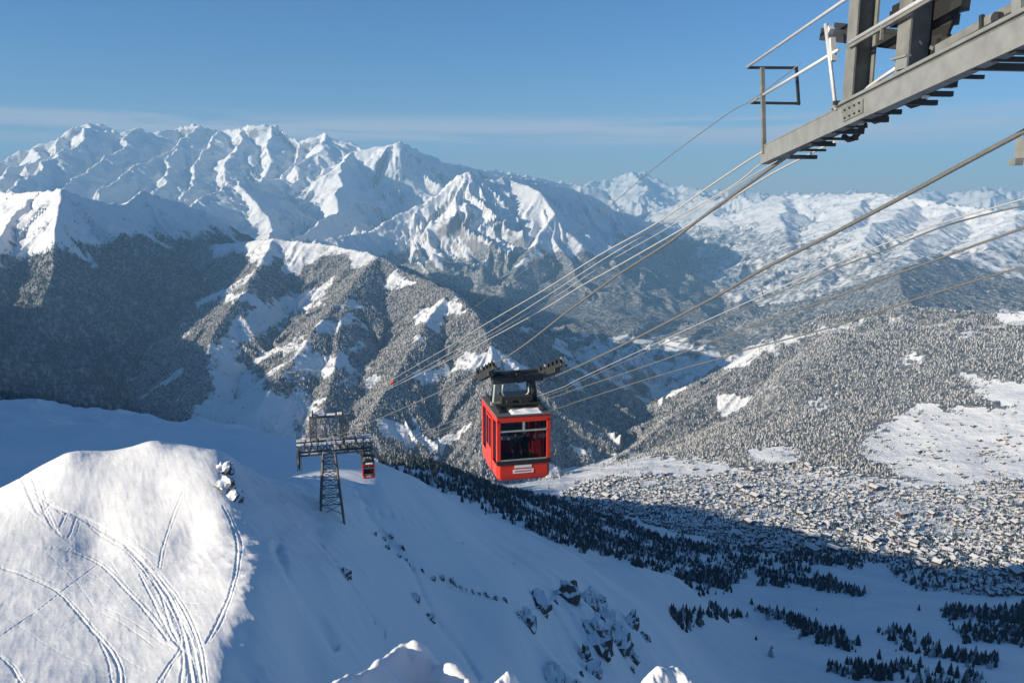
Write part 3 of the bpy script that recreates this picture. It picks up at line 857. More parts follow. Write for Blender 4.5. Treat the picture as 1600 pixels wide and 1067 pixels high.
def build_woods(GR):
    co, F, g, r, u, v, nr, nc = GR
    rng = np.random.default_rng(11); rnd = random.Random(4)
    G = co.reshape(nr, nc, 3)
    # what the photograph can see of the ground
    el = (G[..., 2]/r.reshape(nr, nc))
    vis = el >= np.maximum.accumulate(el, 0)-0.004
    # two neighbours
    c00, c01, c11, c10 = G[:-1, :-1], G[:-1, 1:], G[1:, 1:], G[1:, :-1]
    area = np.abs(np.cross((c11-c00)[..., :2], (c01-c10)[..., :2]))*0.5
    def cell(a): return a.reshape(nr, nc)[:-1, :-1]
    Fc, gc, rc, uc, vc = cell(F), cell(g), cell(r), cell(u), cell(v)
    visc = vis[:-1, :-1] | vis[1:, 1:] | vis[:-1, 1:] | vis[1:, :-1]
    win = (uc > -90) & (uc < 1690) & visc
    def sample(w, seedn):
        """w: expected trees per cell"""
        n = np.random.default_rng(seedn).poisson(w)
        i, j = np.nonzero(n)
        k = np.repeat(np.arange(len(i)), n[i, j]); i = i[k]; j = j[k]
        a = rng.random(len(i))[:, None]; b = rng.random(len(i))[:, None]
        p = (c00[i, j]*(1-a)+c01[i, j]*a)*(1-b)+(c10[i, j]*(1-a)+c11[i, j]*a)*b
        return p
    n1 = fbm(G[:-1, :-1, 0]/90, G[:-1, :-1, 1]/90, 4, 401)
    # stands run down the fall line
    fs = perlin(G[:-1, :-1, 0]/42, G[:-1, :-1, 1]/190, 409)
    dens = np.clip((Fc+0.45*n1+0.30*fs*(uc > 880)-0.28)*1.9, 0, 1)
    # individual trees of each kind stand in front; the masses are made of the same kinds
    meshD = [mesh_of("spruce_tree", conifer_bm(random.Random(s), 6, 6), [M_DARKN, M_BARK]) for s in (1, 2, 3)]
    meshM = [mesh_of("shade_toned_tree", conifer_bm(random.Random(s), 3, 4), [M_SHADED, M_BARK]) for s in (15, 16, 17)]
    meshF = [mesh_of("frosted_tree", conifer_bm(random.Random(s), 3, 4), [M_FROST, M_BARK]) for s in (5, 6, 7)]
    # ---- near: dark clumps and the wooded spur
    ju = 13*perlin(uc/22, vc/14, 501)+7*perlin(uc/7, vc/6, 505); jv = 6*perlin(uc/20, vc/12, 503)+3*perlin(uc/6, vc/6, 507)
    cl = in_any((uc+ju).ravel(), (vc+jv).ravel(), CLUMPS[:7]+CLUMPS[8:]).reshape(uc.shape) & (rc > 650) & (rc < 2400)
    sp = in_any((uc+ju).ravel(), (vc+jv).ravel(), CLUMPS[7:8]).reshape(uc.shape) & (rc > 650) & (rc < 2400)
    loose = (rc > 850) & (rc < 1750) & (gc == 0) & (uc > 960) & (n1 > 0.12)
    w = area*((cl*np.clip(1+1.6*n1, .25, 1.4)/40.0)+(sp*np.clip(1+1.5*n1, .2, 1.3)/55.0)+(loose & ~cl & ~sp)*(1/5200.0))*win
    pn = sample(w, 21)
    hs = rng.uniform(5, 15, len(pn))*(0.7+0.5*rng.random(len(pn)))
    app = hs/np.hypot(pn[:, 0], pn[:, 1])
    # loose and front trees first
    order = np.argsort(-app)
    single, mass = order[:260], order[260:]
    base = []
    for k, i in enumerate(single):
        o = bpy.data.objects.new("spruce_tree", meshD[k % 3]); COL.objects.link(o)
        o.location = pn[i]+np.array([0, 0, -0.4]); o.rotation_euler = (0, 0, rng.uniform(0, 6.28))
        o.scale = (hs[i]*rng.uniform(.9, 1.25), hs[i]*rng.uniform(.9, 1.25), hs[i])
        tag(o, "dark spruce standing on the shaded snow below the cable car station", "tree", "dark spruces on the shaded lower slope")
        base.append(o)
    def mass_of(name, p, h, src, wide, seedv):
        s = np.stack([h*wide, h*wide, h], 1)
        return scatter(name, p+np.array([0, 0, -0.4]), s, src, seedv)
    mass_of("spruce_wood", pn[mass], hs[mass], base[:3], rng.uniform(.95, 1.3, len(mass)), 31)
    # ---- frosted trees in the open, one of each form, as things of their own
    fr = []
    cand = sample(area*((Fc > 0.5) & (rc > 2500) & (rc < 3300) & (uc > 1000) & win)*(1/60000.0), 41)
    for k in range(min(30, len(cand))):
        o = bpy.data.objects.new("frosted_tree", meshF[k % 3]); COL.objects.link(o)
        h = rng.uniform(15, 22)
        o.location = cand[k]+np.array([0, 0, -0.4]); o.scale = (h*1.15, h*1.15, h); o.rotation_euler = (0, 0, rng.uniform(0, 6.28))
        tag(o, "frosted conifer on the sunlit hill above the village", "tree", "frosted conifers on the sunlit hill")
        fr.append(o)
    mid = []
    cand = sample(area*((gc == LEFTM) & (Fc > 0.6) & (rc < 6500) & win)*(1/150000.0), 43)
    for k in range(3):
        o = bpy.data.objects.new("shade_toned_tree", meshM[k]); COL.objects.link(o)
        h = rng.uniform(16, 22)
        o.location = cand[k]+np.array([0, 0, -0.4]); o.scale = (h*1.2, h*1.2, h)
        tag(o, "conifer with shade in its colour on the shaded left mountain", "tree", "conifers on the shaded mountain")
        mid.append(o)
    tot = 0
    for k, (nm_, m, per, hh) in enumerate((("conifer_forest", (gc == LEFTM) & (rc < 9300), 200., (14, 22)),
                                 ("conifer_forest", (gc == FORESTM) & (rc < 9300), 90., (9, 15)),
                                 ("conifer_forest", (rc > 2500) & (rc < 6500) & ((gc == HILL) | (gc == 0)) & (uc > 880), 105., (8.5, 14)),
                                 ("conifer_forest", (rc > 2500) & (rc < 7500) & (gc == 0) & (uc <= 880), 250., (12, 20)))):
        p = sample(area*dens*(m & win)/per, 50+k)
        h = rng.uniform(hh[0], hh[1], len(p))
        tot += len(p)
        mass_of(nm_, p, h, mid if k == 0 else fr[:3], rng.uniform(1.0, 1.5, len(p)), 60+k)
    print("trees", len(pn), tot)
    # ---- chalets
    build_village(G, uc, vc, rc, win, area, c00, c01, c11, c10, base[:3]+fr[:1])

M_WOODWALL = plain("weathered_larch_wall", (0.085, 0.055, 0.038), 0.85, 0, 0.45, 0.15)
M_PLASTER = plain("chalet_plaster", (0.42, 0.39, 0.34), 0.9, 0, 0.3, 0.2)
M_ROOFSNOW = plain("roof_snow", (0.68, 0.685, 0.69), 0.8, 0, 0.16, 0.12)
M_DARKGLASS = plain("dark_pane", (0.02, 0.025, 0.03), 0.2, 0, 0.1, 1)
def chalet_bm(w, d, h, rise, base):
    bm = bmesh.new()
    def box(x0, x1, y0, y1, z0, z1, mi):
        vs = [bm.verts.new(q) for q in ((x0,y0,z0),(x1,y0,z0),(x1,y1,z0),(x0,y1,z0),(x0,y0,z1),(x1,y0,z1),(x1,y1,z1),(x0,y1,z1))]
        for f in ((0,1,5,4),(1,2,6,5),(2,3,7,6),(3,0,4,7),(4,5,6,7),(0,3,2,1)):
            q = bm.faces.new([vs[k] for k in f]); q.material_index = mi
    box(-w/2, w/2, -d/2, d/2, -3, base, 1)
    box(-w/2-.15, w/2+.15, -d/2-.15, d/2+.15, base, h, 0)
    # gable ends and thick snow on the roof
    for s in (-1, 1):
        y = s*(d/2+.15)
        vs = [bm.verts.new(q) for q in ((-w/2-.15, y, h), (w/2+.15, y, h), (0, y, h+rise))]
        f = bm.faces.new(vs if s < 0 else vs[::-1]); f.material_index = 0
    o, t = 1.1, .7
    for s in (-1, 1):
        e = s*(w/2+o); ze = h-o*rise/(w/2)
        a = [(0, -d/2-o, h+rise), (e, -d/2-o, ze), (e, d/2+o, ze), (0, d/2+o, h+rise)]
        lo = [bm.verts.new(q) for q in a]; hi = [bm.verts.new((q[0], q[1], q[2]+t)) for q in a]
        fs = [(hi[0], hi[1], hi[2], hi[3]), (lo[0], lo[1], hi[1], hi[0]), (lo[1], lo[2], hi[2], hi[1]), (lo[2], lo[3], hi[3], hi[2])]
        for f in fs:
            q = bm.faces.new(f if s > 0 else f[::-1]); q.material_index = 2
    # window rows on the two gable fronts
    for s in (-1, 1):
        for zz in (base+.9, h-1.0):
            for xx in (-w*.28, 0, w*.28):
                y = s*(d/2+.2)
                vs = [bm.verts.new(q) for q in ((xx-.6, y, zz-.6), (xx+.6, y, zz-.6), (xx+.6, y, zz+.6), (xx-.6, y, zz+.6))]
                f = bm.faces.new(vs if s < 0 else vs[::-1]); f.material_index = 3
    return bm
def build_village(G, uc, vc, rc, win, area, c00, c01, c11, c10, gsrc):
    rng = np.random.default_rng(5)
    ju = 16*perlin(uc/40, vc/40, 601); jv = 6*perlin(uc/40, vc/30, 603)
    upper = in_any((uc+ju).ravel(), (vc+jv).ravel(), [[(980,740),(1060,712),(1160,690),(1320,660),(1460,650),(1640,690),(1640,765),(1440,775),(1300,735)]]).reshape(uc.shape)
    sparse = rng.random(uc.shape) < 0.05
    inside = (in_any((uc+ju).ravel(), (vc+jv).ravel(), VILLAGE).reshape(uc.shape) | (upper & sparse)) & win & (rc > 1450) & (rc < 3300)
    i, j = np.nonzero(inside)
    p = (c00+c11)[i, j]*0.5
    # keep a spacing of about one plot
    cellid = {}
    S = 13.5
    for q in p[rng.permutation(len(p))]:
        key = (int(q[0]//S), int(q[1]//S))
        if key not in cellid: cellid[key] = q
    pts = []
    for (a, b), q in cellid.items():
        n = float(perlin(np.array([q[0]/160]), np.array([q[1]/160]), 611)[0])
        rr_ = math.hypot(q[0], q[1])
        lane = abs(float(perlin(np.array([q[0]/95+7]), np.array([q[1]/95]), 613)[0]))
        if rng.random() < 0.66+0.85*n and lane > 0.055:
            pts.append(q)
    pts = np.array(pts)
    kinds = []
    for w_, d_, h_, rise, base in ((9, 11, 6.0, 2.3, 2.2), (7.5, 8.5, 4.6, 2.0, 1.6), (12, 17, 9.5, 2.8, 2.6), (10, 8.5, 6.5, 2.1, 2.4)):
        kinds.append(mesh_of("chalet", chalet_bm(w_, d_, h_, rise, base), [M_WOODWALL, M_PLASTER, M_ROOFSNOW, M_DARKGLASS]))
    app = 1/np.hypot(pts[:, 0], pts[:, 1])
    order = np.argsort(-app)
    things = []
    turns = 0.35*rng.standard_normal(len(pts)) + np.where(rng.random(len(pts)) < .3, math.pi/2, 0) + 0.3
    for k, i_ in enumerate(order[:300]):
        o = bpy.data.objects.new("chalet", kinds[k % 4]); COL.objects.link(o)
        o.location = pts[i_]; s = rng.uniform(.46, .80)*(1.8 if rng.random() < .06 else 1); o.scale = (s, s*rng.uniform(.85, 1.3), s*rng.uniform(.85, 1.15)); o.rotation_euler = (0, 0, turns[i_])
        tag(o, "wooden chalet with a snow covered roof in the village below", "chalet", "chalets of the village in the valley")
        things.append(o)
    rest = order[300:]
    if len(rest):
        s = rng.uniform(.46, .80, len(rest))*np.where(rng.random(len(rest)) < .05, 1.8, 1)
        scatter("village_chalets", pts[rest], np.stack([s, s, s], 1), things[:4], 71, turns[rest])
    # garden trees between the houses
    gi = rng.permutation(len(p))[:6500]
    gp = p[gi]+np.stack([rng.uniform(-4, 4, len(gi)), rng.uniform(-4, 4, len(gi)), np.full(len(gi), -0.6)], 1)
    gh = rng.uniform(5, 14, len(gi))
    scatter("garden_trees", gp, np.stack([gh*1.3, gh*1.3, gh], 1), gsrc, 73)
    print("chalets", len(pts))
    return pts

# ------------------------------------------------------------------ small modelling kit
def V(*a): return Vector(a)
def frame_from(d, up=Vector((0, 0, 1))):
    d = Vector(d).normalized()
    if abs(d.dot(up)) > 0.999: up = Vector((0, 1, 0))
    x = d.cross(up).normalized(); y = x.cross(d).normalized()
    return d, x, y          # along, right, up
def add_tube(bm, pts, r, sides=8, cap=True, mi=0, r1=None):
    pts = [Vector(p) for p in pts]
    rings = []
    n = len(pts)
    for i, p in enumerate(pts):
        d = (pts[min(i+1, n-1)]-pts[max(i-1, 0)])
        _, x, y = frame_from(d)
        rr = r if r1 is None else r+(r1-r)*i/max(n-1, 1)
        rings.append([bm.verts.new(p+x*(rr*math.cos(2*math.pi*k/sides))+y*(rr*math.sin(2*math.pi*k/sides))) for k in range(sides)])
    for a, b in zip(rings[:-1], rings[1:]):
        for k in range(sides):
            f = bm.faces.new((a[k], a[(k+1) % sides], b[(k+1) % sides], b[k])); f.material_index = mi; f.smooth = sides > 5
    if cap:
        bm.faces.new(rings[0][::-1]).material_index = mi; bm.faces.new(rings[-1]).material_index = mi
def add_bar(bm, a, b, w, h, up=Vector((0, 0, 1)), mi=0):
    """box from a to b, w across and h high"""
    a, b = Vector(a), Vector(b)
    _, x, y = frame_from(b-a, up)
    vs = []
    for p in (a, b):
        for sx, sy in ((-1, -1), (1, -1), (1, 1), (-1, 1)):
            vs.append(bm.verts.new(p+x*(sx*w/2)+y*(sy*h/2)))
    for f in ((0,3,2,1),(4,5,6,7),(0,1,5,4),(1,2,6,5),(2,3,7,6),(3,0,4,7)):
        bm.faces.new([vs[k] for k in f]).material_index = mi
def add_box(bm, lo, hi, mi=0):
    x0, y0, z0 = lo; x1, y1, z1 = hi
    vs = [bm.verts.new(q) for q in ((x0,y0,z0),(x1,y0,z0),(x1,y1,z0),(x0,y1,z0),(x0,y0,z1),(x1,y0,z1),(x1,y1,z1),(x0,y1,z1))]
    for f in ((0,1,5,4),(1,2,6,5),(2,3,7,6),(3,0,4,7),(4,5,6,7),(0,3,2,1)):
        bm.faces.new([vs[k] for k in f]).material_index = mi
def add_disc(bm, c, axis, r, t, sides=20, groove=0.0, mi=0):
    """a wheel: disc with a rim groove, axis through c"""
    c = Vector(c); d, x, y = frame_from(axis)
    prof = [(-t/2, r*.25), (-t/2, r), (-t/6, r*(1-groove)), (t/6, r*(1-groove)), (t/2, r), (t/2, r*.25)]
    rings = []
    for o, rr in prof:
        rings.append([bm.verts.new(c+d*o+x*(rr*math.cos(2*math.pi*k/sides))+y*(rr*math.sin(2*math.pi*k/sides))) for k in range(sides)])
    for a, b in zip(rings[:-1], rings[1:]):
        for k in range(sides):
            bm.faces.new((a[k], a[(k+1) % sides], b[(k+1) % sides], b[k])).material_index = mi
    bm.faces.new(rings[0][::-1]).material_index = mi; bm.faces.new(rings[-1]).material_index = mi
def part(name, mat, parent, *adders, label=None, smooth=False, bevel=0.0, M=None):
    bm = bmesh.new()
    for f in adders: f(bm)
    bmesh.ops.recalc_face_normals(bm, faces=bm.faces)
    if bevel > 0:
        bmesh.ops.bevel(bm, geom=list(bm.edges), offset=bevel, segments=1, affect='EDGES', clamp_overlap=True)
    if M is not None: bm.transform(M)
    o = obj_bm(name, bm, mat, parent)
    if label: o['label'] = label
    return o
def thing(name, label, cat, loc=(0, 0, 0), rz=0.0, group=None):
    o = bpy.data.objects.new(name, None); COL.objects.link(o)
    o.empty_display_size = 0.3
    o.location = loc; o.rotation_euler = (0, 0, rz)
    tag(o, label, cat, group)
    return o
def copy_tree(o, parent=None):
    c = o.copy(); COL.objects.link(c)
    if parent is not None: c.parent = parent
    for ch in list(o.children): copy_tree(ch, c)
    return c

M_GALV = plain("galvanised_steel", (0.25, 0.262, 0.255), 0.55, 0.3, 0.22, 7, 0.15, 60)
M_STEELD = plain("dark_painted_steel", (0.035, 0.037, 0.036), 0.5, 0.2, 0.3, 9, 0.1, 50)
M_GREYST = plain("grey_painted_steel", (0.185, 0.188, 0.175), 0.55, 0.1, 0.4, 6, 0.1, 50)
M_PIPE = plain("zinc_pipe", (0.70, 0.70, 0.68), 0.35, 0.4, 0.12, 20)
M_ROPE = plain("wire_rope", (0.20, 0.195, 0.18), 0.5, 0.4, 0.3, 30)
M_ROPEL = plain("bright_wire_rope", (0.50, 0.49, 0.46), 0.45, 0.3, 0.2, 30)
M_RED = plain("red_paint", (0.62, 0.035, 0.014), 0.32, 0.0, 0.10, 3)
M_BLACKR = plain("black_rubber", (0.012, 0.012, 0.013), 0.6, 0, 0.2, 8)
M_WHITE = plain("white_plate", (0.72, 0.70, 0.68), 0.5, 0, 0.06, 8)
M_SNOWCAP = plain("settled_snow", (0.80, 0.81, 0.83), 0.8, 0, 0.05, 5, 0.4, 9)
M_LIGHTGREY = plain("light_grey_steel", (0.33, 0.35, 0.32), 0.5, 0.1, 0.2, 6)
M_ROOFGREY = plain("dark_roof_skin", (0.10, 0.10, 0.10), 0.6, 0.0, 0.15, 5)
M_LATTICE = plain("weathered_lattice_steel", (0.13, 0.125, 0.115), 0.7, 0.2, 0.35, 2)
def glass_mat():
    m, nt, N, L = new_mat("tinted_pane")
    o = N('ShaderNodeOutputMaterial'); g = N('ShaderNodeBsdfGlossy'); g.inputs['Roughness'].default_value = 0.06
    g.inputs['Color'].default_value = (0.6, 0.62, 0.66, 1)
    t = N('ShaderNodeBsdfTransparent'); t.inputs['Color'].default_value = (0.30, 0.31, 0.32, 1)
    fr = N('ShaderNodeFresnel'); fr.inputs['IOR'].default_value = 1.45
    t.inputs['Color'].default_value = (0.50, 0.51, 0.52, 1)
    mx = N('ShaderNodeMixShader'); L(fr.outputs[0], mx.inputs[0]); L(t.outputs[0], mx.inputs[1]); L(g.outputs[0], mx.inputs[2])
    L(mx.outputs[0], o.inputs[0])
    return m
M_PANE = glass_mat()

# ------------------------------------------------------------------ where the cableway runs
R_END = 134.0
PYL = None
CAB_PHI = math.radians(13)
def rope_curve(px, anchors, n_between=4):
    """px: photo outline of the rope from the station down; anchors: [(x, y), ...] plan line it hangs over -> 3-D points"""
    A = [np.array(a, float) for a in anchors]
    out = []
    for (u, v) in px:
        d = P(u, v, 1.0); best = None
        az = np.array([d[0], d[1]])
        for i, (a, b) in enumerate(zip(A[:-1], A[1:])):
            e = b-a
            den = az[0]*e[1]-az[1]*e[0]
            if abs(den) < 1e-9: continue
            r = (a[0]*e[1]-a[1]*e[0])/den
            p = az*r
            t = np.dot(p-a, e)/np.dot(e, e)
            lo = -0.6 if i == 0 else 0.0; hi = 1.3 if i == len(A)-2 else 1.0
            if r > 0 and lo <= t <= hi: best = d*r; break
        if best is not None: out.append(best)
    out = [q for q in out]
    return catmull(out, n_between)
def make_rope(name, label, pts, rad, mat, group):
    if group != 'ropes of the upper left bundle' and pts[0][0] > 4.0:      # on into the station, beside the camera
        d0 = np.array(pts[0])-np.array(pts[3]); d0 = d0/np.linalg.norm(d0)
        pts = [np.array(pts[0])+d0*k for k in (26.0, 13.0)] + list(pts)
    bm = bmesh.new(); add_tube(bm, pts, rad, 6)
    o = obj_bm(name, bm, mat)
    for p in o.data.polygons: p.use_smooth = True
    tag(o, label, "cable", group)
    return o

def build_cableway():
    base = hit(518, 798, 60, 400)
    sA = P(1205, 262, 11.6)                      # beam end
    wA = P(772, 569, 25.6); wC = P(881, 582, 24.6)
    Rp = math.hypot(base[0], base[1])
    eA = P(487, 699, Rp+0.5); eC = P(586, 704, Rp+2.5)
    sC = P(1594, 209, 9.36)
    G1, G2 = "ropes of the upper left bundle", "ropes on the right side of the cableway"
    plA = [sA[:2], wA[:2], eA[:2]]; plC = [sC[:2], wC[:2], eC[:2]]
    ptsA = rope_curve([(1300,196),(1240,238),(1205,262),(1090,345),(1044,380),(968,428),(917,465),(881,491),(822,537),(772,569)]
                      + [(700,606),(620,642),(540,676),(487,699)], plA)
    make_rope("track_rope", "thick dark rope from the steel beam end down to the near cabin's left wheel carriage", ptsA, 0.024, M_ROPE, "track ropes")
    ptsC = rope_curve([(1640,186),(1594,209),(1489,265),(1421,302),(1300,366),(1272,380),(1184,425),(1121,462),(989,531),(915,567),(881,582)]
                      + [(813,613),(740,643),(660,676),(586,704)], plC)
    make_rope("track_rope", "thick rope from the pale bracket at the right edge down to the near cabin's carriage", ptsC, 0.026, M_ROPE, "track ropes")
    horn = P(545, 640, Rp); horn2 = P(500, 640, Rp)
    def simple(label, px, s_r, e_r, rad, mat, grp):
        s = P(*px[0], s_r); e = P(*px[-1], e_r)
        make_rope("haul_rope", label, rope_curve(px, [s[:2], e[:2]]), rad, mat, grp)
    simple("pale rope that is topmost of the close bundle below the beam end", [(1222,222),(1182,243),(1109,291),(1024,350),(934,400),(850,453),(776,496),(724,527),(697,544),(640,577),(587,609),(547,634)], 11.2, Rp, 0.014, M_ROPEL, G1)
    simple("pale rope that is second from the top of the close bundle below the beam end", [(1222,238),(1189,256),(1135,297),(1027,356),(940,407),(855,462),(760,521),(690,559),(620,598),(547,637)], 11.4, Rp, 0.011, M_ROPEL, G1)
    simple("thin rope third from the top of the close bundle, just above the pale lower one", [(1240,240),(1196,262),(1124,306),(1030,364),(944,413),(850,475),(760,527),(690,565),(600,612),(547,640)], 11.6, Rp, 0.008, M_ROPEL, G1)
    simple("bright rope lowest of the bundle, starting under the cross bars right of the beam end", [(1290,228),(1258,245),(1207,271),(1150,306),(1078,351),(957,420),(906,448),(844,486),(760,532),(708,559),(640,592),(556,632),(545,639)], 11.9, Rp, 0.015, M_ROPEL, G1)
    simple("hair thin rope highest of all, leaving the platform's lower rail alone across the sky", [(1250,100),(1175,157),(1133,181),(1020,265),(930,341),(850,400),(755,470),(713,499),(666,530),(619,565),(579,593),(503,640)], 11.0, Rp, 0.006, M_ROPE, G1)
    simple("rope fading into the far hillside, uppermost of the two close ropes at the right edge", [(1660,297),(1600,311),(1558,323),(1466,350),(1433,362),(1300,414),(1132,488),(1000,548),(900,594),(860,612),(740,652),(660,682),(590,706)], 9.0, Rp+2.4, 0.008, M_ROPEL, G2)
    simple("rope just under its close neighbour at the right edge, below the thick track rope", [(1660,312),(1600,322),(1558,331),(1466,357),(1380,392),(1280,430),(1132,496),(1000,554),(900,599),(860,616),(740,655),(660,684),(590,707)], 9.1, Rp+2.4, 0.009, M_ROPE, G2)
    simple("dark rope crossing the blue shaded hollow at the right, middle of the right side ropes", [(1660,331),(1600,356),(1525,383),(1457,408),(1370,439),(1300,466),(1162,514),(1132,526),(1014,570),(894,610),(860,622),(740,659),(660,687),(590,708)], 9.2, Rp+2.6, 0.013, M_ROPE, G2)
    simple("lowest rope at the right edge, crossing the frosted hill to the red cabin", [(1660,404),(1600,418),(1570,425),(1435,466),(1300,511),(1168,546),(1132,558),(1025,588),(900,628),(860,641),(740,672),(660,694),(590,711)], 9.3, Rp+2.8, 0.011, M_ROPE, G2)
    # red marker on the ropes
    bm = bmesh.new()
    mp = Vector(P(613, 597, Rp-9)); md = Vector(P(547, 634, Rp))-Vector(P(724, 527, Rp-40))
    d, x, y = frame_from(md)
    rings = []
    for k in range(9):
        a = -math.pi/2+math.pi*k/8
        rings.append([bm.verts.new(mp+d*(.55*math.sin(a))+x*(max(.26*math.cos(a), .02)*math.cos(q*math.pi/6))+y*(max(.26*math.cos(a), .02)*math.sin(q*math.pi/6))) for q in range(12)])
    for a, b in zip(rings[:-1], rings[1:]):
        for k in range(12):
            bm.faces.new((a[k], a[(k+1) % 12], b[(k+1) % 12], b[k])).smooth = True
    bmesh.ops.recalc_face_normals(bm, faces=bm.faces)
    o = obj_bm("rope_marker", bm, M_RED); tag(o, "small red marker clamped on the ropes above the lattice pylon", "marker")
    cab = build_cabin(wA, wC)
    build_pylon(base, Rp)
    # the other cabin, below the pylon's right arm
    c2 = copy_tree(cab)
    c2['label'] = "small distant red cable car hanging beside the lattice pylon, below its right arm"
    q = P(576, 743, Rp*0.90)
    c2.location = q
    build_station(sA, sC)

def build_cabin(wA, wC):
    W, Ln, H = 1.78, 2.55, 2.16
    fc = Vector(P(818.5, 750, 24.6))                                # middle of the front bottom edge
    n = Vector((math.sin(CAB_PHI), -math.cos(CAB_PHI), 0)); rt = Vector((math.cos(CAB_PHI), math.sin(CAB_PHI), 0))
    org = fc - n*(Ln/2)
    t = thing("cable_car", "near red cable car cabin with dark windows and black roof carriage, hanging over the valley", "cable car", org, CAB_PHI, "red cable cars")
    w, l = W/2, Ln/2
    inv = Matrix.Rotation(-CAB_PHI, 4, 'Z') @ Matrix.Translation(-org)
    def lower(bm):
        # tub: the skirt tapers in at the bottom
        prof = [(0.0, .90), (.10, .985), (.20, 1.0), (.56, 1.0)]
        rings = []
        for z, k in prof:
            a, b = w*k+(0 if k == 1 else 0), l-(1-k)*w
            ch = .10
            rings.append([bm.verts.new(q) for q in ((-a+ch,-b,z),(a-ch,-b,z),(a,-b+ch,z),(a,b-ch,z),(a-ch,b,z),(-a+ch,b,z),(-a,b-ch,z),(-a,-b+ch,z))])
        for r0, r1 in zip(rings[:-1], rings[1:]):
            for k in range(8): bm.faces.new((r0[k], r0[(k+1) % 8], r1[(k+1) % 8], r1[k]))
        bm.faces.new(rings[0][::-1])
    def shell(bm):
        lower(bm)
        for sx in (-1, 1):
            for sy in (-1, 1):
                x0, y0 = sx*w, sy*l
                add_box(bm, (min(x0, x0-sx*.13), min(y0, y0-sy*.15), .55), (max(x0, x0-sx*.13), max(y0, y0-sy*.15), 2.04))
        add_box(bm, (-w, -l, 1.96), (w, l, H))
        # side pillars either side of the door
        for sx in (-1, 1):
            for yy in (-.52, .48):
                add_box(bm, (sx*w-.05 if sx > 0 else -w, yy-.05, .55), (w if sx > 0 else -w+.05, yy+.05, 1.97))
    part("cabin_body", M_RED, t, shell, bevel=.012)
    def floor_(bm): add_box(bm, (-w+.10, -l+.16, .115), (w-.10, l-.16, .15))
    part("floor", M_BLACKR, t, floor_)
    part("bumper", M_BLACKR, t, lambda bm: add_box(bm, (-w-.012, -l-.03, .555), (w+.012, -l+.10, .69)), bevel=.008)
    part("window_sill", M_LIGHTGREY, t, lambda bm: add_box(bm, (-w+.13, -l-.012, .692), (w-.13, -l+.03, .725)))
    part("front_window", M_PANE, t, lambda bm: add_box(bm, (-w+.13, -l+.035, .727), (w-.13, -l+.05, 1.645)))
    part("window_rail", M_LIGHTGREY, t, lambda bm: add_box(bm, (-w+.13, -l-.008, 1.648), (w-.13, -l+.04, 1.695)))
    for sx in (-1, 1):
        part("vent_window", M_PANE, t, lambda bm: add_box(bm, (min(sx*.035, sx*(w-.13)), -l+.03, 1.70), (max(sx*.035, sx*(w-.13)), -l+.045, 1.955)))
    part("mullion", M_LIGHTGREY, t, lambda bm: add_box(bm, (-.033, -l-.006, 1.697), (.033, -l+.04, 1.957)))
    part("rear_window", M_PANE, t, lambda bm: add_box(bm, (-w+.13, l-.05, .727), (w-.13, l-.035, 1.955)))
    for sx in (-1, 1):
        for y0, y1, nm in ((-l+.15, -.57, "side_window"), (.53, l-.15, "side_window")):
            part(nm, M_PANE, t, lambda bm: add_box(bm, (sx*w-.045 if sx > 0 else -w+.03, y0, .62), (w-.03 if sx > 0 else -w+.045, y1, 1.955)))
        d = part("door", M_RED, t, lambda bm: (add_box(bm, (w-.02 if sx > 0 else -w-.02, -.46, .12), (w+.02 if sx > 0 else -w+.02, .42, .86)),
                                             add_box(bm, (w-.02 if sx > 0 else -w-.02, -.46, .86), (w+.02 if sx > 0 else -w+.02, -.40, 1.93)),
                                             add_box(bm, (w-.02 if sx > 0 else -w-.02, .36, .86), (w+.02 if sx > 0 else -w+.02, .42, 1.93)),
                                             add_box(bm, (w-.02 if sx > 0 else -w-.02, -.06, .86), (w+.02 if sx > 0 else -w+.02, .0, 1.93)),
                                             add_box(bm, (w-.02 if sx > 0 else -w-.02, -.40, 1.86), (w+.02 if sx > 0 else -w+.02, .36, 1.93))))
        for yy in (-.40, .0):
            part("door_pane", M_PANE, d, lambda bm: add_box(bm, (w-.012 if sx > 0 else -w-.004, yy, .865), (w+.004 if sx > 0 else -w+.012, yy+.34 if yy < -.1 else yy+.36, 1.855)))
    # sign strips on the front skirt
    part("sign_plate", M_WHITE, t, lambda bm: add_box(bm, (-.31, -l-.012, .435), (.26, -l+.01, .525)), label="upper pinkish white sign strip on the front skirt")
    pl = part("sign_plate", M_WHITE, t, lambda bm: add_box(bm, (-.36, -l-.012, .255), (.32, -l+.01, .385)), label="lower white sign strip on the front skirt")
    def blur(bm):
        rg = random.Random(3); x = -.30
        while x < .26:
            ww = rg.uniform(.02, .05); add_box(bm, (x, -l-.015, .300), (x+ww, -l-.0125, .345)); x += ww+.018
    part("lettering", M_RED, pl, blur)
    # grab pipe at the right front corner
    part("side_pipe", M_LIGHTGREY, t, lambda bm: (add_tube(bm, [(w-.06, -l+.1, 2.10), (w+.10, -l+.06, 2.05), (w+.12, -l+.05, 1.9), (w+.12, -l+.05, .95), (w+.10, -l+.05, .80), (w+.0, -l+.08, .78)], .018, 6),
                                                  add_tube(bm, [(w+.12, -l+.05, 1.15), (w+.19, -l+.02, 1.05), (w+.19, -l+.02, .85), (w+.11, -l+.05, .74)], .02, 6)))
    rf = part("roof", M_ROOFGREY, t, lambda bm: add_box(bm, (-w-.03, -l-.03, H+.002), (w+.03, l+.03, H+.055)), bevel=.015)
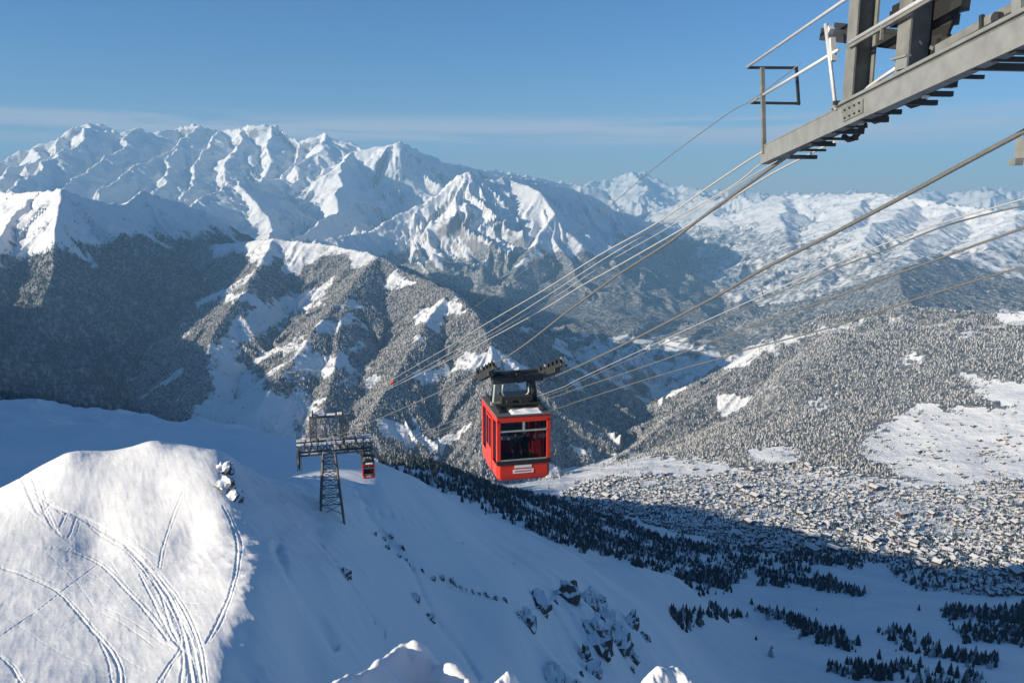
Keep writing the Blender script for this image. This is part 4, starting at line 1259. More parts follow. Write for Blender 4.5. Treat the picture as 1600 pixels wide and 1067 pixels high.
    def snow(bm):
        nx, ny = 14, 10
        vs = {}
        for i in range(nx+1):
            for j in range(ny+1):
                x = -.40+1.05*i/nx; y = -l+.02+.50*j/ny
                e = min(i, nx-i, j, ny-j)
                h = 0.0 if e == 0 else .02+.028*max(0, 1+float(perlin(np.array([x*3.1]), np.array([y*3.3]), 5)[0]))
                vs[i, j] = bm.verts.new((x, y, H+.056+h))
        for i in range(nx):
            for j in range(ny): bm.faces.new((vs[i, j], vs[i+1, j], vs[i+1, j+1], vs[i, j+1]))
    part("roof_snow", M_SNOWCAP, rf, snow, smooth=True)
    # roof frame and drive box, hanger, carriage
    part("roof_frame", M_STEELD, t, lambda bm: [add_bar(bm, (sx*.72, -l+.25, H+.10), (sx*.72, l-.1, H+.10), .09, .09) for sx in (-1, 1)] + [add_bar(bm, (-.76, yy, H+.17), (.76, yy, H+.17), .08, .08) for yy in (-.45, .45)])
    part("drive_box", M_STEELD, t, lambda bm: (add_box(bm, (-.54, -.30, H+.06), (.54, .42, H+.40)), add_box(bm, (-.38, -.38, H+.12), (-.12, -.30, H+.30)), add_box(bm, (.08, -.36, H+.10), (.40, -.30, H+.26))), bevel=.02)
    zc = 2.96
    # carriage ends in cabin coordinates
    a = inv @ Vector(wA); c = inv @ Vector(wC)
    mid = (a+c)/2
    yc = .10
    for sx, m in ((-1, M_LIGHTGREY), (1, M_STEELD)):
        part("hanger_arm", m, t, lambda bm: (add_bar(bm, (sx*.69, -.12+yc, H+.12), (sx*.62, -.10+yc, zc+.02), .10, .16), add_bar(bm, (sx*.56, .16+yc, H+.12), (sx*.52, .14+yc, zc+.02), .10, .12),
                                             add_bar(bm, (sx*.84, -.16+yc, H+.13), (sx*.46, -.16+yc, H+.13), .14, .10)),
             label="pale hanger arm" if sx < 0 else "dark hanger arm")
    part("hanger_frame", M_LIGHTGREY, t, lambda bm: add_tube(bm, [(-.44, -.22+yc, zc-.02), (-.45, -.22+yc, 2.66), (-.40, -.22+yc, 2.56), (-.30, -.22+yc, 2.52), (.30, -.22+yc, 2.52), (.40, -.22+yc, 2.56), (.45, -.22+yc, 2.66), (.44, -.22+yc, zc-.02)], .035, 8))
    part("cross_beam", M_STEELD, t, lambda bm: (add_bar(bm, (-.78, -.05+yc, zc+.10), (.95, -.05+yc, zc+.16), .34, .22), add_bar(bm, (-.70, .22+yc, zc+.24), (.85, .22+yc, zc+.28), .16, .14),
                                               add_bar(bm, (.0, -.26+yc, zc+.18), (.28, -.26+yc, zc+.20), .08, .34)), bevel=.02)
    slope = Vector((0, 1, -0.36)).normalized()
    for nm_side, e, lab in ((-1, a, "left wheel carriage"), (1, c, "right wheel carriage")):
        e = Vector((e.x, e.y*0+yc, zc+.36))
        e.x = -0.98 if nm_side < 0 else 1.24
        dirv = (Matrix.Rotation(-CAB_PHI, 4, 'Z') @ Vector((-.27, .90, -.34))).normalized()
        def truck(bm):
            add_bar(bm, e-dirv*1.25, e+dirv*1.25, .14, .13)
            add_bar(bm, e-dirv*.75+Vector((0, 0, -.13)), e+dirv*.75+Vector((0, 0, -.13)), .20, .14)
            for k in (-1, 1):
                add_bar(bm, e+dirv*(k*1.22), e+dirv*(k*1.62)+Vector((0, 0, -.10)), .10, .07)
        tk = part("wheel_truck", M_STEELD, t, truck, label=lab, bevel=.01)
        for k in range(6):
            q = e+dirv*(-1.05+.42*k)+Vector((0, 0, .02))
            part("wheel", M_BLACKR, tk, lambda bm: add_disc(bm, q+Vector((0, 0, .10)), Vector((1, 0, 0)), .15, .09, 16, .25))
        part("truck_tip", M_WHITE, tk, lambda bm: [add_box(bm, (p.x-.035, p.y-.035, p.z+.05), (p.x+.035, p.y+.035, p.z+.24)) for p in (e-dirv*1.1, e+dirv*.55)])
    # two passengers standing inside
    for k, (px_, py_, hh, jm, lab) in enumerate(((-.08, -.55, 1.30, "dark blue", "person in a dark jacket standing behind the red cabin's front window, left of the other"),
                                               (.26, -.40, 1.28, "black", "person in black clothes and a pale cap behind the front window, right of the other"))):
        build_person(org, px_, py_, lab, k)
    return t

def skin_mesh(name, joints, bones, mats, radii):
    me = bpy.data.meshes.new(name)
    keys = list(joints)
    me.from_pydata([joints[k] for k in keys], [(keys.index(a), keys.index(b)) for a, b in bones], [])
    o = bpy.data.objects.new(name, me); COL.objects.link(o)
    md = o.modifiers.new('skin', 'SKIN')
    for i, k in enumerate(keys):
        me.skin_vertices[0].data[i].radius = (radii[k], radii[k]*.85)
    me.skin_vertices[0].data[keys.index('pelvis')].use_root = True
    sd = o.modifiers.new('sub', 'SUBSURF'); sd.levels = 1; sd.render_levels = 2
    for m in mats: me.materials.append(m)
    return o
M_JACKET = plain("dark_jacket_cloth", (0.02, 0.025, 0.045), 0.85, 0, 0.2, 8)
M_SKIN = plain("skin", (0.52, 0.33, 0.26), 0.6, 0, 0.08, 8)
M_CAP = plain("pale_knit_cap", (0.62, 0.60, 0.57), 0.9, 0, 0.1, 30)
M_HAIR = plain("dark_hair", (0.03, 0.022, 0.017), 0.7, 0, 0.2, 30)
def build_person(org, px_, py_, lab, k):
    s = 0.70                                             # adults at the cabin's own scale
    j = {'pelvis': (0, 0, .95), 'chest': (0, 0, 1.30), 'neck': (0, 0, 1.50), 'shl': (-.20, 0, 1.42), 'shr': (.20, 0, 1.42), 'ell': (-.27, -.04, 1.14), 'elr': (.27, -.02, 1.14), 'hal': (-.20, -.22, 1.0), 'har': (.22, -.12, .92),
         'hipl': (-.10, 0, .90), 'hipr': (.10, 0, .90), 'knl': (-.11, -.03, .50), 'knr': (.11, -.02, .50), 'anl': (-.11, .0, .09), 'anr': (.12, .0, .09), 'tol': (-.12, -.16, .04), 'tor': (.13, -.16, .04)}
    rad = {'pelvis': .15, 'chest': .16, 'neck': .06, 'shl': .085, 'shr': .085, 'ell': .06, 'elr': .06, 'hal': .04, 'har': .04, 'hipl': .10, 'hipr': .10, 'knl': .07, 'knr': .07, 'anl': .055, 'anr': .055, 'tol': .045, 'tor': .045}
    b = [('pelvis','chest'),('chest','neck'),('chest','shl'),('chest','shr'),('shl','ell'),('shr','elr'),('ell','hal'),('elr','har'),('pelvis','hipl'),('pelvis','hipr'),('hipl','knl'),('hipr','knr'),('knl','anl'),('knr','anr'),('anl','tol'),('anr','tor')]
    o = skin_mesh("person", j, b, [M_JACKET], rad)
    R = Matrix.Rotation(CAB_PHI, 4, 'Z')
    o.location = org + (R @ Vector((px_, py_, .155))); o.rotation_euler = (0, 0, CAB_PHI+(.2 if k else -.15)); o.scale = (s, s, s)
    tag(o, lab, "person", "passengers in the near cabin")
    def head(bm):
        bmesh.ops.create_uvsphere(bm, u_segments=16, v_segments=12, radius=.105, matrix=Matrix.Translation((0, -.015, 1.645)) @ Matrix.Diagonal((.86, 1.0, 1.22, 1)))
        add_bar(bm, (0, -.105, 1.665), (0, -.135, 1.62), .028, .03)          # nose
        for sx in (-1, 1): add_box(bm, (sx*.092-.012, -.02, 1.61), (sx*.092+.012, .02, 1.67))
    part("head", M_SKIN, o, head)
    part("hat" if k else "hair", M_CAP if k else M_HAIR, o, lambda bm: bmesh.ops.create_uvsphere(bm, u_segments=16, v_segments=8, radius=.115, matrix=Matrix.Translation((0, .012, 1.70)) @ Matrix.Diagonal((.88, 1.0, .85, 1))))
    for sx in (-1, 1):
        part("hand", M_SKIN, o, lambda bm: hand(bm, Vector(j['hal'] if sx < 0 else j['har']), sx))
def hand(bm, p, sx):
    d = Vector((0, -.8, -.6)).normalized()
    add_bar(bm, p, p+d*.09, .08, .03)
    for q in range(4): add_tube(bm, [p+d*.085+Vector((-.03+.02*q, 0, 0)), p+d*(.125+.012*(1 if q in (1, 2) else 0))+Vector((-.03+.02*q, 0, -.01)), p+d*.15+Vector((-.03+.02*q, .012, -.035))], .009, 5)
    add_tube(bm, [p+d*.03+Vector((sx*-.04, 0, 0)), p+d*.07+Vector((sx*-.065, -.01, 0)), p+d*.10+Vector((sx*-.06, -.01, -.02))], .010, 5)

def build_pylon(base, Rp):
    px = Rp/FPX*1.02                                   # metres per photo pixel there
    yaw = math.radians(14)
    t = thing("lattice_pylon", "dark steel lattice pylon with a snowy cross arm standing on the shaded ridge", "pylon", base, yaw)
    Hh = 98*px; b0, b1 = 17*px, 9*px
    d0, d1 = 17*px, 9*px
    sink = -2.5
    def corner(sx, sy, z):
        k = z/Hh
        return Vector((sx*(b0+(b1-b0)*k), sy*(d0+(d1-d0)*k), z))
    for sx in (-1, 1):
        for sy in (-1, 1):
            part("leg", M_LATTICE, t, lambda bm: add_bar(bm, corner(sx, sy, sink), corner(sx, sy, Hh), .27, .27))
    lev = [0, .17, .33, .48, .62, .75, .87, 1.0]
    for a, b in zip(lev[:-1], lev[1:]):
        za, zb = a*Hh, b*Hh
        for sx, sy, tx, ty in ((-1,-1,1,-1),(1,-1,1,1),(1,1,-1,1),(-1,1,-1,-1)):
            part("brace", M_LATTICE, t, lambda bm: (add_bar(bm, corner(sx, sy, za), corner(tx, ty, zb), .075, .075), add_bar(bm, corner(tx, ty, za)+Vector((0.02, 0.02, 0)), corner(sx, sy, zb)+Vector((0.02, 0.02, 0)), .075, .075)))
            part("strut", M_LATTICE, t, lambda bm: add_bar(bm, corner(sx, sy, zb), corner(tx, ty, zb), .13, .13))
    # cross arm: a deep truss with a snowy catwalk
    x0, x1 = -48*px, 66*px
    zt, zb_ = Hh+14*px, Hh-1*px
    dp = 8*px
    for sy in (-1, 1):
        part("arm_chord", M_LATTICE, t, lambda bm: (add_bar(bm, (x0, sy*dp, zb_), (x1, sy*dp, zb_), .30, .30), add_bar(bm, (x0+4*px, sy*dp, zt), (x1-8*px, sy*dp, zt), .24, .24)))
        n = 12
        for k in range(n):
            xa = x0+(x1-x0)*k/n; xb = x0+(x1-x0)*(k+1)/n
            part("arm_brace", M_LATTICE, t, lambda bm: (add_bar(bm, (xa, sy*dp, zb_), ((xa+xb)/2, sy*dp, zt), .11, .11), add_bar(bm, ((xa+xb)/2, sy*dp, zt), (xb, sy*dp, zb_), .11, .11)))
    for k in range(9):
        xa = x0+(x1-x0)*k/8
        part("arm_tie", M_LATTICE, t, lambda bm: add_bar(bm, (xa, -dp, zb_+.02), (xa, dp, zb_+.02), .16, .16))
    def cat(bm):
        for sy in (-1, 1): add_box(bm, (x0, sy*dp*1.35-.55, zt+.12), (x1-10*px, sy*dp*1.35+.55, zt+.22))
    w = part("catwalk", M_LATTICE, t, cat)
    def snowl(bm, sy):
        rg = random.Random(8+sy)
        if True:
            x = x0
            while x < x1-12*px:
                ln = rg.uniform(.7, 2.0); hh = rg.uniform(.12, .32)
                add_box(bm, (x, sy*dp*1.35-.5, zt+.222), (x+ln, sy*dp*1.35+.5, zt+.222+hh)); x += ln+rg.uniform(.1, .5)
            x = x0+3*px
            while x < x1-10*px:
                ln = rg.uniform(.6, 1.6)
                add_box(bm, (x, sy*dp-.14, zb_+.152), (x+ln, sy*dp+.14, zb_+.30)); x += ln+rg.uniform(.3, .9)
    [tag(part("catwalk_snow", M_SNOWCAP, w, lambda bm: snowl(bm, sy), bevel=.03), kind="stuff") for sy in (-1, 1)]
    for sy in (-1, 1):
        part("railing", M_LATTICE, t, lambda bm: [add_bar(bm, (x0+(x1-x0-10*px)*k/14, sy*(dp*1.35+.5), zt+.22), (x0+(x1-x0-10*px)*k/14, sy*(dp*1.35+.5), zt+1.25), .06, .06) for k in range(15)] +
             [add_bar(bm, (x0, sy*(dp*1.35+.5), zt+zz), (x1-10*px, sy*(dp*1.35+.5), zt+zz), .06, .06) for zz in (.75, 1.26)])
    # rope shoes at the arm ends, hanging ladders
    for sx, xx in ((-1, x0+3*px), (1, x1-14*px)):
        part("rope_shoe", M_STEELD, t, lambda bm: (add_tube(bm, [(xx, -3.4, zb_-.9), (xx, -1.8, zb_+.1), (xx, 0, zb_+.42), (xx, 1.8, zb_+.1), (xx, 3.4, zb_-.9)], .22, 8), add_bar(bm, (xx, -1.2, zb_+.1), (xx, -1.2, zb_-2.2), .25, .25), add_bar(bm, (xx, 1.2, zb_+.1), (xx, 1.2, zb_-2.0), .25, .25)))
        part("service_ladder", M_LATTICE, t, lambda bm: (add_bar(bm, (xx-.35, -dp, zb_), (xx-.35, -dp, zb_-2.6), .09, .09), add_bar(bm, (xx+.35, -dp, zb_), (xx+.35, -dp, zb_-2.6), .09, .09), *[add_bar(bm, (xx-.35, -dp, zb_-.4*q), (xx+.35, -dp, zb_-.4*q), .06, .06) for q in range(1, 7)]))
    # the two posts above the arm that carry the upper ropes
    for xx in (-22*px, 23*px):
        def mast(bm):
            for sx in (-1, 1):
                for sy in (-1, 1): add_bar(bm, (xx+sx*.55, sy*.55, zb_), (xx+sx*.45, sy*.45, zt+42*px), .15, .15)
            for k in range(6):
                za, zb2 = zt+42*px*k/6, zt+42*px*(k+1)/6
                for sy in (-1, 1):
                    add_bar(bm, (xx-.5, sy*.5, za), (xx+.5, sy*.5, zb2), .08, .08); add_bar(bm, (xx+.5, sy*.52, za), (xx-.5, sy*.52, zb2), .08, .08)
                for sx in (-1, 1): add_bar(bm, (xx+sx*.5, -.5, za), (xx+sx*.5, .5, zb2), .08, .08)
        part("upper_mast", M_LATTICE, t, mast)
    zz = zt+43*px
    hb = part("head_beam", M_LATTICE, t, lambda bm: (add_bar(bm, (-27*px, -.4, zz), (34*px, -.4, zz), .28, .34), add_bar(bm, (-27*px, .4, zz), (34*px, .4, zz), .28, .34), *[add_bar(bm, (-27*px+61*px*k/9, -.4, zz), (-27*px+61*px*k/9, .4, zz), .16, .16) for k in range(10)]))
    part("head_beam_snow", M_SNOWCAP, hb, lambda bm: [add_box(bm, (xx_*px, -.5, zz+.172), ((xx_+w_)*px, .5, zz+.172+h_)) for xx_, w_, h_ in ((-26, 11, .16), (-13, 9, .24), (-2, 14, .12), (15, 8, .22), (25, 8, .14))], bevel=.04)
    for xx in (-22*px, 23*px):
        part("head_sheave", M_STEELD, t, lambda bm: [add_disc(bm, (xx, yy, zz+.62), Vector((1, 0, 0)), .36, .2, 16, .2) for yy in (-1.0, -.2, .6)] + [add_bar(bm, (xx, -1.3, zz+.45), (xx, .9, zz+.45), .12, .2)])

def build_station(sA, sC):
    P0 = Vector(P(1190, 251, 11.6)); P1 = Vector(P(1600, 58, 7.6))
    D = (P1-P0).normalized()
    nrm = Vector((D.y, -D.x, 0)).normalized()           # to the right
    if nrm.x < 0: nrm = -nrm
    up = nrm.cross(D).normalized()
    if up.z < 0: up = -up
    def PL(u, v, off=0.0):
        d = Vector(P(u, v, 1.0))
        k = (P0.dot(nrm)+off)/d.dot(nrm)
        return d*k
    t = thing("station_beam", "grey steel beam with railing and rope sheaves jutting from the cable car station, top right", "steel structure", P0, 0)
    inv = Matrix.Translation(-P0)
    def pt(name, mat, *f, **k): return part(name, mat, k.pop('parent', t), *f, M=inv, **k)
    L0 = PL(1189, 257); L1 = PL(1690, 30)
    hb = .235
    Db = (L1-L0).normalized(); ub = nrm.cross(Db).normalized()
    if ub.z < 0: ub = -ub
    def along(p): return (p-L0).dot(Db)
    pt("main_beam", M_GALV, lambda bm: (add_bar(bm, L0+ub*hb/2, L1+ub*hb/2, .012, hb-.02, ub),
                                        add_bar(bm, L0+nrm*.05+ub*.006, L1+nrm*.05+ub*.006, .125, .014, ub),
                                        add_bar(bm, L0+nrm*.05+ub*(hb-.004), L1+nrm*.05+ub*(hb-.004), .125, .014, ub)))
    pt("beam_ledge", M_GALV, lambda bm: add_bar(bm, L0+Db*1.9-nrm*.02+ub*(hb+.02), L1-nrm*.02+ub*(hb+.02), .05, .03, ub))
    Z = Vector((0, 0, 1))
    def hcol(bm, foot, top, wid, dep):
        # H section: pale flange towards the camera, web and rear flange behind
        axis = (top-foot)
        x = Vector((1, 0, 0)); y = nrm
        add_bar(bm, foot, top, wid, .02, nrm)                                        # near flange
        add_bar(bm, foot+nrm*dep/2, top+nrm*dep/2, .016, dep-.02, nrm)               # web
        add_bar(bm, foot+nrm*dep, top+nrm*dep, wid, .02, nrm)
    f1 = PL(1323, 176); t1 = f1+Z*2.6
    pt("column", M_GREYST, lambda bm: hcol(bm, f1, t1, .19, .22), label="column at the railing end")
    f2 = PL(1407, 126, .04); t2 = f2+Z*2.4
    pt("column", M_GREYST, lambda bm: hcol(bm, f2, t2, .21, .30), label="column beside the sheaves")
    pt("column_plate", M_GALV, lambda bm: (add_bar(bm, PL(1407, 92, .015), PL(1407, 92, .015)+Z*.02, .25, .06, nrm), add_bar(bm, PL(1409, 100, .012)-Z*.05, PL(1409, 100, .012)+Z*.06, .19, .02, nrm)))
    # railing
    R = .020
    a, b = PL(1168, 105), PL(1303, 12)
    e = a+(b-a)*2.2
    pt("handrail", M_PIPE, lambda bm: add_tube(bm, [a, e], R, 8), label="upper handrail")
    a2, b2 = PL(1172, 161), PL(1304, 82)
    pt("handrail", M_PIPE, lambda bm: add_tube(bm, [a2, b2+(b2-a2)*.04], R, 8), label="middle handrail")
    c1, c2 = PL(1328, 67, -.03), PL(1444, -2, -.03)
    pt("handrail", M_PIPE, lambda bm: add_tube(bm, [c1, c1+(c2-c1)*1.8], R*1.15, 8), label="handrail past the first column")
    pt("rail_shade_and_bracket", M_GREYST, lambda bm: (add_bar(bm, c1+Vector((0, 0, -.045)), c1+(c2-c1)*1.8+Vector((0, 0, -.045)), .03, .03), add_bar(bm, c1+(c2-c1)*.48, c1+(c2-c1)*.48-Z*.16, .03, .03)))  # lower bar stands in for the rail's shadow; short upright is the bracket
    pb = PL(1194, 240); pa = PL(1191, 106)
    pt("rail_post", M_GREYST, lambda bm: add_bar(bm, pb, pa, .045, .05, nrm))
    gw = .72
    g = [a+Vector((.0, 0, -.01)), a+nrm*gw, a2+nrm*gw, a2]
    pt("end_gate", M_STEELD, lambda bm: (add_bar(bm, g[0], g[1], .035, .035), add_bar(bm, g[1]+Z*.017, g[2]-Z*.017, .035, .035), add_bar(bm, g[2], g[3], .035, .035)))
    pt("inclined_pipe", M_PIPE, lambda bm: (add_tube(bm, [PL(1290, 38, -.04), PL(1306, 172, -.02)], .022, 8), add_bar(bm, PL(1300, 60, .0), PL(1302, 96, .0), .05, .06, nrm), add_bar(bm, PL(1296, 45, .0), PL(1299, 50, .0), .07, .06, nrm)))
    pt("cable_clip", M_STEELD, lambda bm: add_box(bm, tuple(PL(1307, 161, -.05)-Vector((.03, .03, .02))), tuple(PL(1307, 161, -.05)+Vector((.03, .03, .02)))))
    pt("cross_girder", M_STEELD, lambda bm: (add_bar(bm, PL(1290, 54, .30), PL(1440, 70, .30), .14, .14), add_bar(bm, PL(1300, 40, .30)+nrm*.05, PL(1400, 52, .30)+nrm*.05, .05, .06)))
    pt("kick_rail", M_PIPE, lambda bm: add_tube(bm, [PL(1346, 152, .05), PL(1350, 144, .05), PL(1358, 136, .05), PL(1376, 123, .05), PL(1402, 106, .05)], .020, 8))
    pt("kick_plate", M_STEELD, lambda bm: add_bar(bm, PL(1356, 143, .06), PL(1400, 121, .06), .02, .05))
    # upper channel with its fittings
    q0, q1 = PL(1462, 84, .10), PL(1680, -34, .10)
    pt("upper_channel", M_GREYST, lambda bm: (add_bar(bm, q0, q1, .016, .15, ub), add_bar(bm, q0+nrm*.05-ub*.075, q1+nrm*.05-ub*.075, .11, .014, ub)))
    pt("stiffener", M_STEELD, lambda bm: (add_bar(bm, PL(1534, 50, .085), PL(1534, 24, .085), .035, .03, nrm), add_disc(bm, PL(1559, 28, .07), nrm, .045, .06, 14, 0.0)))
    pt("beam_shadow_gap", M_STEELD, lambda bm: add_bar(bm, PL(1452, 92, .055), PL(1590, 18, .055), .03, .035, ub))
    pt("end_plate", M_GALV, lambda bm: add_bar(bm, PL(1592, -20, .03), PL(1592, 62, .03), .10, .05, nrm))
    # rope sheaves between the columns
    def cheeks(bm):
        for o in (.30, .52):
            pts = [PL(1424, 112, o), PL(1452, 104, o), PL(1474, 74, o), PL(1482, 48, o), PL(1500, 6, o), PL(1510, -40, o), PL(1424, -40, o)]
            lo = [bm.verts.new(p) for p in pts]; hi = [bm.verts.new(p+nrm*.03) for p in pts]
            bm.faces.new(lo); bm.faces.new(hi[::-1])
            for k in range(len(pts)): bm.faces.new((lo[k], lo[(k+1) % 7], hi[(k+1) % 7], hi[k]))
    fr = pt("sheave_frame", M_BLACKR, cheeks)
    for (u, v, rr) in ((1438, 84, .115), (1455, 50, .14), (1474, 20, .125), (1440, 22, .11)):
        pt("sheave", M_BLACKR, lambda bm: add_disc(bm, PL(u, v, .43), nrm, rr, .11, 24, .18), parent=fr)
    pt("axle_block", M_STEELD, lambda bm: [add_bar(bm, PL(u, v, .34), PL(u+17, v-4, .34), .09, .10) for (u, v) in ((1470, 70), (1476, 34), (1462, 66), (1492, 12), (1458, 104))], parent=fr)
    pt("counter_beam", M_BLACKR, lambda bm: (add_bar(bm, PL(1398, 32, .36), PL(1560, -58, .36), .12, .16, ub), add_bar(bm, PL(1398, 18, .44), PL(1540, -58, .44), .06, .10, ub)))
    pt("hose", M_PIPE, lambda bm: add_tube(bm, [PL(1426, 10, .2), PL(1424, 26, .2), PL(1427, 44, .2), PL(1432, 58, .2), PL(1440, 70, .2)], .009, 6))
    pt("hose_clamp", M_GREYST, lambda bm: [add_bar(bm, PL(u, v, .2), PL(u+5, v+3, .2), .03, .03) for (u, v) in ((1455, 74), (1464, 86))])
    # splice plate and bolts on the beam, gussets at the column feet
    sp = pt("splice_plate", M_GREYST, lambda bm: add_bar(bm, L0+Db*(along(f1)-.05)-nrm*.014+ub*hb*.52, L0+Db*(along(f1)+.34)-nrm*.014+ub*hb*.52, .010, hb*.62, ub))
    for k in range(4):
        for q in (.34, .70):
            c = L0+Db*(along(f1)+.0+.095*k)-nrm*.024+ub*hb*q
            pt("bolt", M_STEELD, lambda bm: add_disc(bm, c, nrm, .013, .016, 6), parent=sp)
    for ff in (f1, f2):
        pt("gusset", M_GREYST, lambda bm: add_bar(bm, ff+nrm*.11+Vector((0, 0, -.02)), ff+nrm*.11+Vector((0, 0, .10)), .15, .012, nrm))
    # steps and cross bars under the beam
    bars = [(1232, 240, .46, .05, .055), (1250, 229, .40, .03, .03), (1266, 219, .54, .06, .06), (1283, 211, .58, .03, .03), (1303, 199, .62, .06, .07), (1322, 191, .58, .035, .035), (1345, 180, .60, .06, .07),
            (1366, 168, .58, .05, .05), (1394, 153, .58, .05, .06), (1424, 139, .50, .05, .05), (1452, 124, .56, .06, .09), (1484, 112, .54, .035, .035), (1520, 96, .62, .06, .06), (1552, 84, .62, .04, .05), (1582, 70, .62, .06, .08)]
    for (u, v, ln, w, h) in bars:
        p = PL(u, v, .02)-ub*.045; ln = ln*(.62+.22*math.sin(u*1.7))
        pt("cross_bar", M_STEELD, lambda bm: add_bar(bm, p, p+nrm*ln, h, w))
    def rung(bm):
        p = [PL(1250, 232, .30)-ub*.02, PL(1620, 60, .30)-ub*.02]
        add_bar(bm, p[0], p[1], .05, .05, ub)
    pt("step_string", M_GREYST, rung)
    for (u, v) in ((1330, 206), (1430, 150), (1372, 176)):
        o = PL(u, v, .42)
        pt("rubber_guide", M_BLACKR, lambda bm: add_tube(bm, [o-ub*.02-Db*.16, o-ub*.08-Db*.06, o-ub*.09+Db*.05, o-ub*.04+Db*.18, o+ub*.03+Db*.28], .035, 8))
    pt("bright_bolt", M_PIPE, lambda bm: [add_box(bm, tuple(PL(u, v, .12)-Vector((.025, .025, .012))), tuple(PL(u, v, .12)+Vector((.025, .025, .012)))) for (u, v) in ((1345, 194), (1446, 152), (1306, 222), (1440, 148))])
    # small pale bracket where the right track rope passes, at the edge of the picture
    br = thing("rope_bracket", "small pale box bracket under the track rope at the right edge", "bracket", sC, 0)
    o = Vector(P(1603, 232, 9.3))
    inv2 = Matrix.Translation(-Vector(sC))
    part("bracket_box", M_GALV, br, lambda bm: add_box(bm, tuple(o-Vector((.05, .10, .10))), tuple(o+Vector((.16, .10, .10)))), M=inv2, bevel=.01)
    part("bracket_clamp", M_GREYST, br, lambda bm: (add_bar(bm, o+Vector((-.02, 0, .13)), o+Vector((.06, 0, .24)), .10, .06), add_box(bm, tuple(o+Vector((-.12, -.05, -.16))), tuple(o+Vector((-.04, .05, -.10))))), M=inv2)

# ------------------------------------------------------------------ rocks on the shaded slope and snow mounds below the camera
def rock_mat():
    m, nt, N, L = new_mat("dark_gneiss_with_snow")
    o = N('ShaderNodeOutputMaterial'); b = N('ShaderNodeBsdfPrincipled'); b.inputs['Roughness'].default_value = 0.85
    geo = N('ShaderNodeNewGeometry'); sep = N('ShaderNodeSeparateXYZ'); L(geo.outputs['Normal'], sep.inputs[0])
    n = N('ShaderNodeTexNoise'); n.inputs['Scale'].default_value = 0.9; n.inputs['Detail'].default_value = 7; L(geo.outputs['Position'], n.inputs['Vector'])
    mx = N('ShaderNodeMix'); mx.data_type = 'RGBA'; mx.inputs['A'].default_value = (.045, .042, .040, 1); mx.inputs['B'].default_value = (.15, .13, .115, 1); L(n.outputs[0], mx.inputs['Factor'])
    ad = N('ShaderNodeMath'); ad.operation = 'MULTIPLY_ADD'; ad.inputs[1].default_value = 0.5; L(n.outputs[0], ad.inputs[0]); L(sep.outputs[2], ad.inputs[2])
    mr = N('ShaderNodeMapRange'); mr.inputs[1].default_value = .72; mr.inputs[2].default_value = .86; L(ad.outputs[0], mr.inputs[0])
    m2 = N('ShaderNodeMix'); m2.data_type = 'RGBA'; m2.inputs['B'].default_value = (.80, .81, .83, 1); L(mx.outputs['Result'], m2.inputs['A']); L(mr.outputs[0], m2.inputs['Factor'])
    L(m2.outputs['Result'], b.inputs['Base Color']); L(b.outputs[0], o.inputs[0])
    return m
M_ROCK = rock_mat()
def rock(u, v, wpx, hpx, seed, label):
    h = hit(u, v, 60, 2000)
    if h is None: return
    k = math.hypot(h[0], h[1])/FPX*1.1
    rg = random.Random(seed)
    bm = bmesh.new()
    bmesh.ops.create_icosphere(bm, subdivisions=3, radius=1.0)
    for q in bm.verts:
        c = q.co.copy()
        n = float(fbm(np.array([c.x*1.6+seed*7.1+c.z]), np.array([c.y*1.6-c.z*1.3]), 3, seed)[0])
        f = 1+.42*n
        # broken, angular faces
        c = c*f; c.y += .35*c.z
        c.x = round(c.x*3.2)/3.2*.5+c.x*.5; c.z = round(c.z*2.6)/2.6*.55+c.z*.45
        q.co = c
    bm.transform(Matrix.Diagonal((wpx*k*.62, wpx*k*.75, hpx*k*.80, 1)))
    o = obj_bm("rock_outcrop", bm, M_ROCK)
    o.location = Vector(h)+Vector((0, 0, -hpx*k*.16)); o.rotation_euler = (rg.uniform(-.25, .25), rg.uniform(-.25, .25), rg.uniform(-.6, .6))
    tag(o, label, "rock", "rocks breaking through the shaded snow slope")
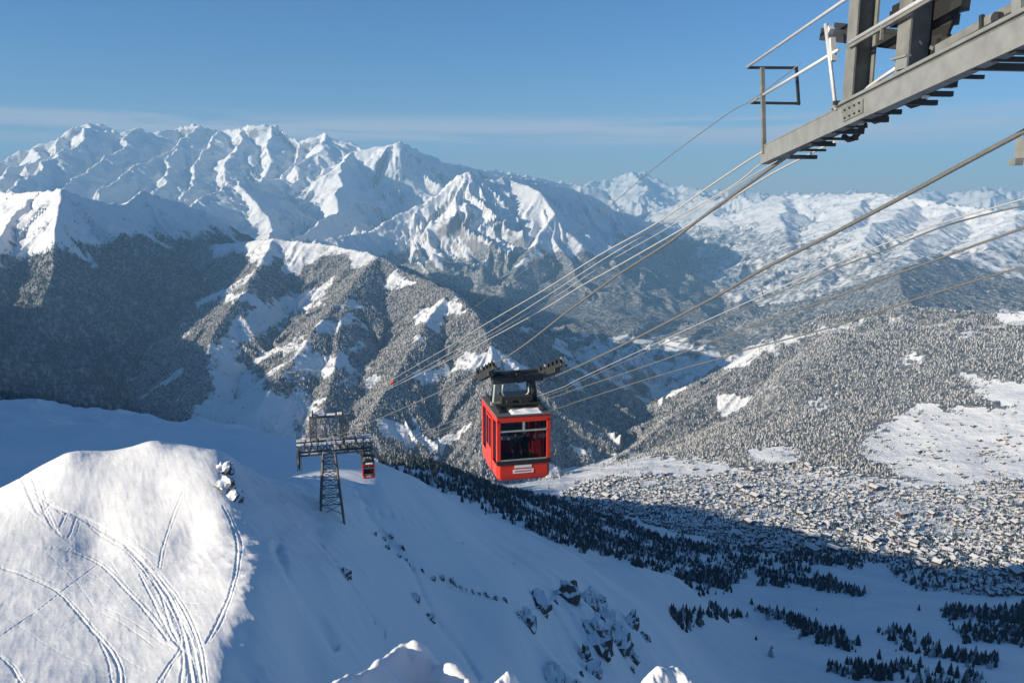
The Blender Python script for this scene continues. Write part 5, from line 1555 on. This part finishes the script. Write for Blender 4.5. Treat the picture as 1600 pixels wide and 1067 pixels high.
def build_rocks():
    big = [(838,942,24,20,1,"square dark rock, left of the pair at the head of the broken rib"),
           (886,934,24,26,2,"tallest dark rock at the head of the broken rib, right of the square one"),
           (920,942,18,20,3,"snow dusted rock right of the tallest one on the rib"),
           (822,972,20,20,4,"dark rock lowest at the left of the rib, beside an open snow gully"),
           (940,965,24,16,5,"long rock stepping down right of the rib head"),
           (958,998,34,22,6,"large slanting rock slab on the lower right of the rib"),
           (932,1000,28,30,7,"pale snow covered block in the middle of the rib"),
           (985,972,14,16,8,"small rock on the right edge of the rib below the spruces"),
           (925,1050,18,14,9,"small dark rock low on the rib near the bottom edge"),
           (860,1058,30,16,10,"broken rock band at the bottom edge left of the white dome"),
           (986,1028,12,16,11,"narrow upright rock right of the big slab"),
           (914,1028,14,20,12,"thin rock spike between the pale block and the bottom rock"),
           (541,900,13,18,13,"lone dark rock in the middle of the smooth shaded slope"),
           (648,934,14,10,14,"flat rock on the shaded slope right of the lone one"),
           (672,966,12,10,15,"low rock below the flat one on the shaded slope"),
           (350,735,20,16,16,"rock poking out at the top right rim of the sunlit knoll"),
           (352,762,22,20,17,"darker rock just below the knoll's rim"),
           (366,778,20,14,18,"snow capped rock lowest under the knoll's rim")]
    for r in big:
        k = 1.3 if 800 < r[0] < 1000 else 1.0
        rock(r[0], r[1], r[2]*k, r[3]*k, *r[4:])
    rg = random.Random(77)
    for i in range(18):
        c = rg.choice(big[:12])
        rock(c[0]+rg.uniform(-26, 30), c[1]+rg.uniform(-14, 26), rg.uniform(5, 11), rg.uniform(5, 10), 80+i, "one of the small broken stones scattered between the big rocks of the rib")
    dots = [(598,842),(606,856),(622,869),(634,876),(640,885),(690,903),(704,908),(711,914),(719,918),(727,922),(738,925),(748,930),(760,930),(774,936),(790,938),(585,835),(660,893),(676,905),(612,838),(628,856)]
    for i, (u, v) in enumerate(dots):
        rg = random.Random(i)
        rock(u+rg.uniform(-1, 1), v, rg.uniform(4, 6.5), rg.uniform(5, 8), 40+i, "one of the small dark stones strung along the track on the shaded slope")
def mound(name, ridge_px, r0, width, seed):
    """a snow covered crag rising in front: crest through photo points, built down to the slope"""
    pts = np.array([P(u, v, r) for u, v, r in ridge_px])
    lo = pts.min(0)-width; hi = pts.max(0)+width
    n = 150
    xs = np.linspace(lo[0], hi[0], n); ys = np.linspace(lo[1], hi[1], 110)
    X, Y = np.meshgrid(xs, ys, indexing='xy')
    x = X.ravel(); y = Y.ravel()
    z = np.full(x.shape, -1e9)
    for a, b in zip(pts[:-1], pts[1:]):
        d2 = (b-a)[:2]; L2 = (d2**2).sum()+1e-9
        t = np.clip(((x-a[0])*d2[0]+(y-a[1])*d2[1])/L2, 0, 1)
        dist = np.hypot(x-a[0]-t*d2[0], y-a[1]-t*d2[1])
        zz = a[2]+t*(b[2]-a[2]) - (np.sqrt(dist*dist*2.2+.09)-.3)
        z = np.maximum(z, zz)
    z = z + .22*fbm(x/1.3, y/1.3, 4, seed)+.06*fbm(x/.35, y/.35, 3, seed+5)
    g, _, _ = ground(x, y)
    z = np.maximum(z, g-1.5)
    o = mesh_np(name, np.stack([x, y, z], 1), grid_quads(110, n).reshape(-1, 4), M_NEAR, True, None, {'forest': np.zeros(len(x))})
    tag(o, kind='structure')
def build_mounds():
    mound("snow_mound", [(470,1090,21),(530,1062,23),(575,1048,24),(602,1030,25),(618,1012,25.5),(630,1004,26),(648,1003,26),(664,1018,26),(680,1043,25.4),(712,1041,25),(730,1058,24.5),(745,1075,24)], 25, 3.0, 91)
    mound("snow_mound", [(768,1074,23.5),(785,1062,23.8),(797,1058,24),(806,1068,24)], 24, 1.5, 95)
    mound("snow_dome", [(1022,1062,23.6),(1036,1048,24),(1050,1044,24.2),(1066,1046,24.2),(1078,1058,24)], 24, 1.8, 97)

# ------------------------------------------------------------------ build
GR = build_ground()
build_haze()
build_knoll()
build_mounds()
build_woods(GR)
build_rocks()
build_cableway()
print("built in", round(time.time()-T0, 1))
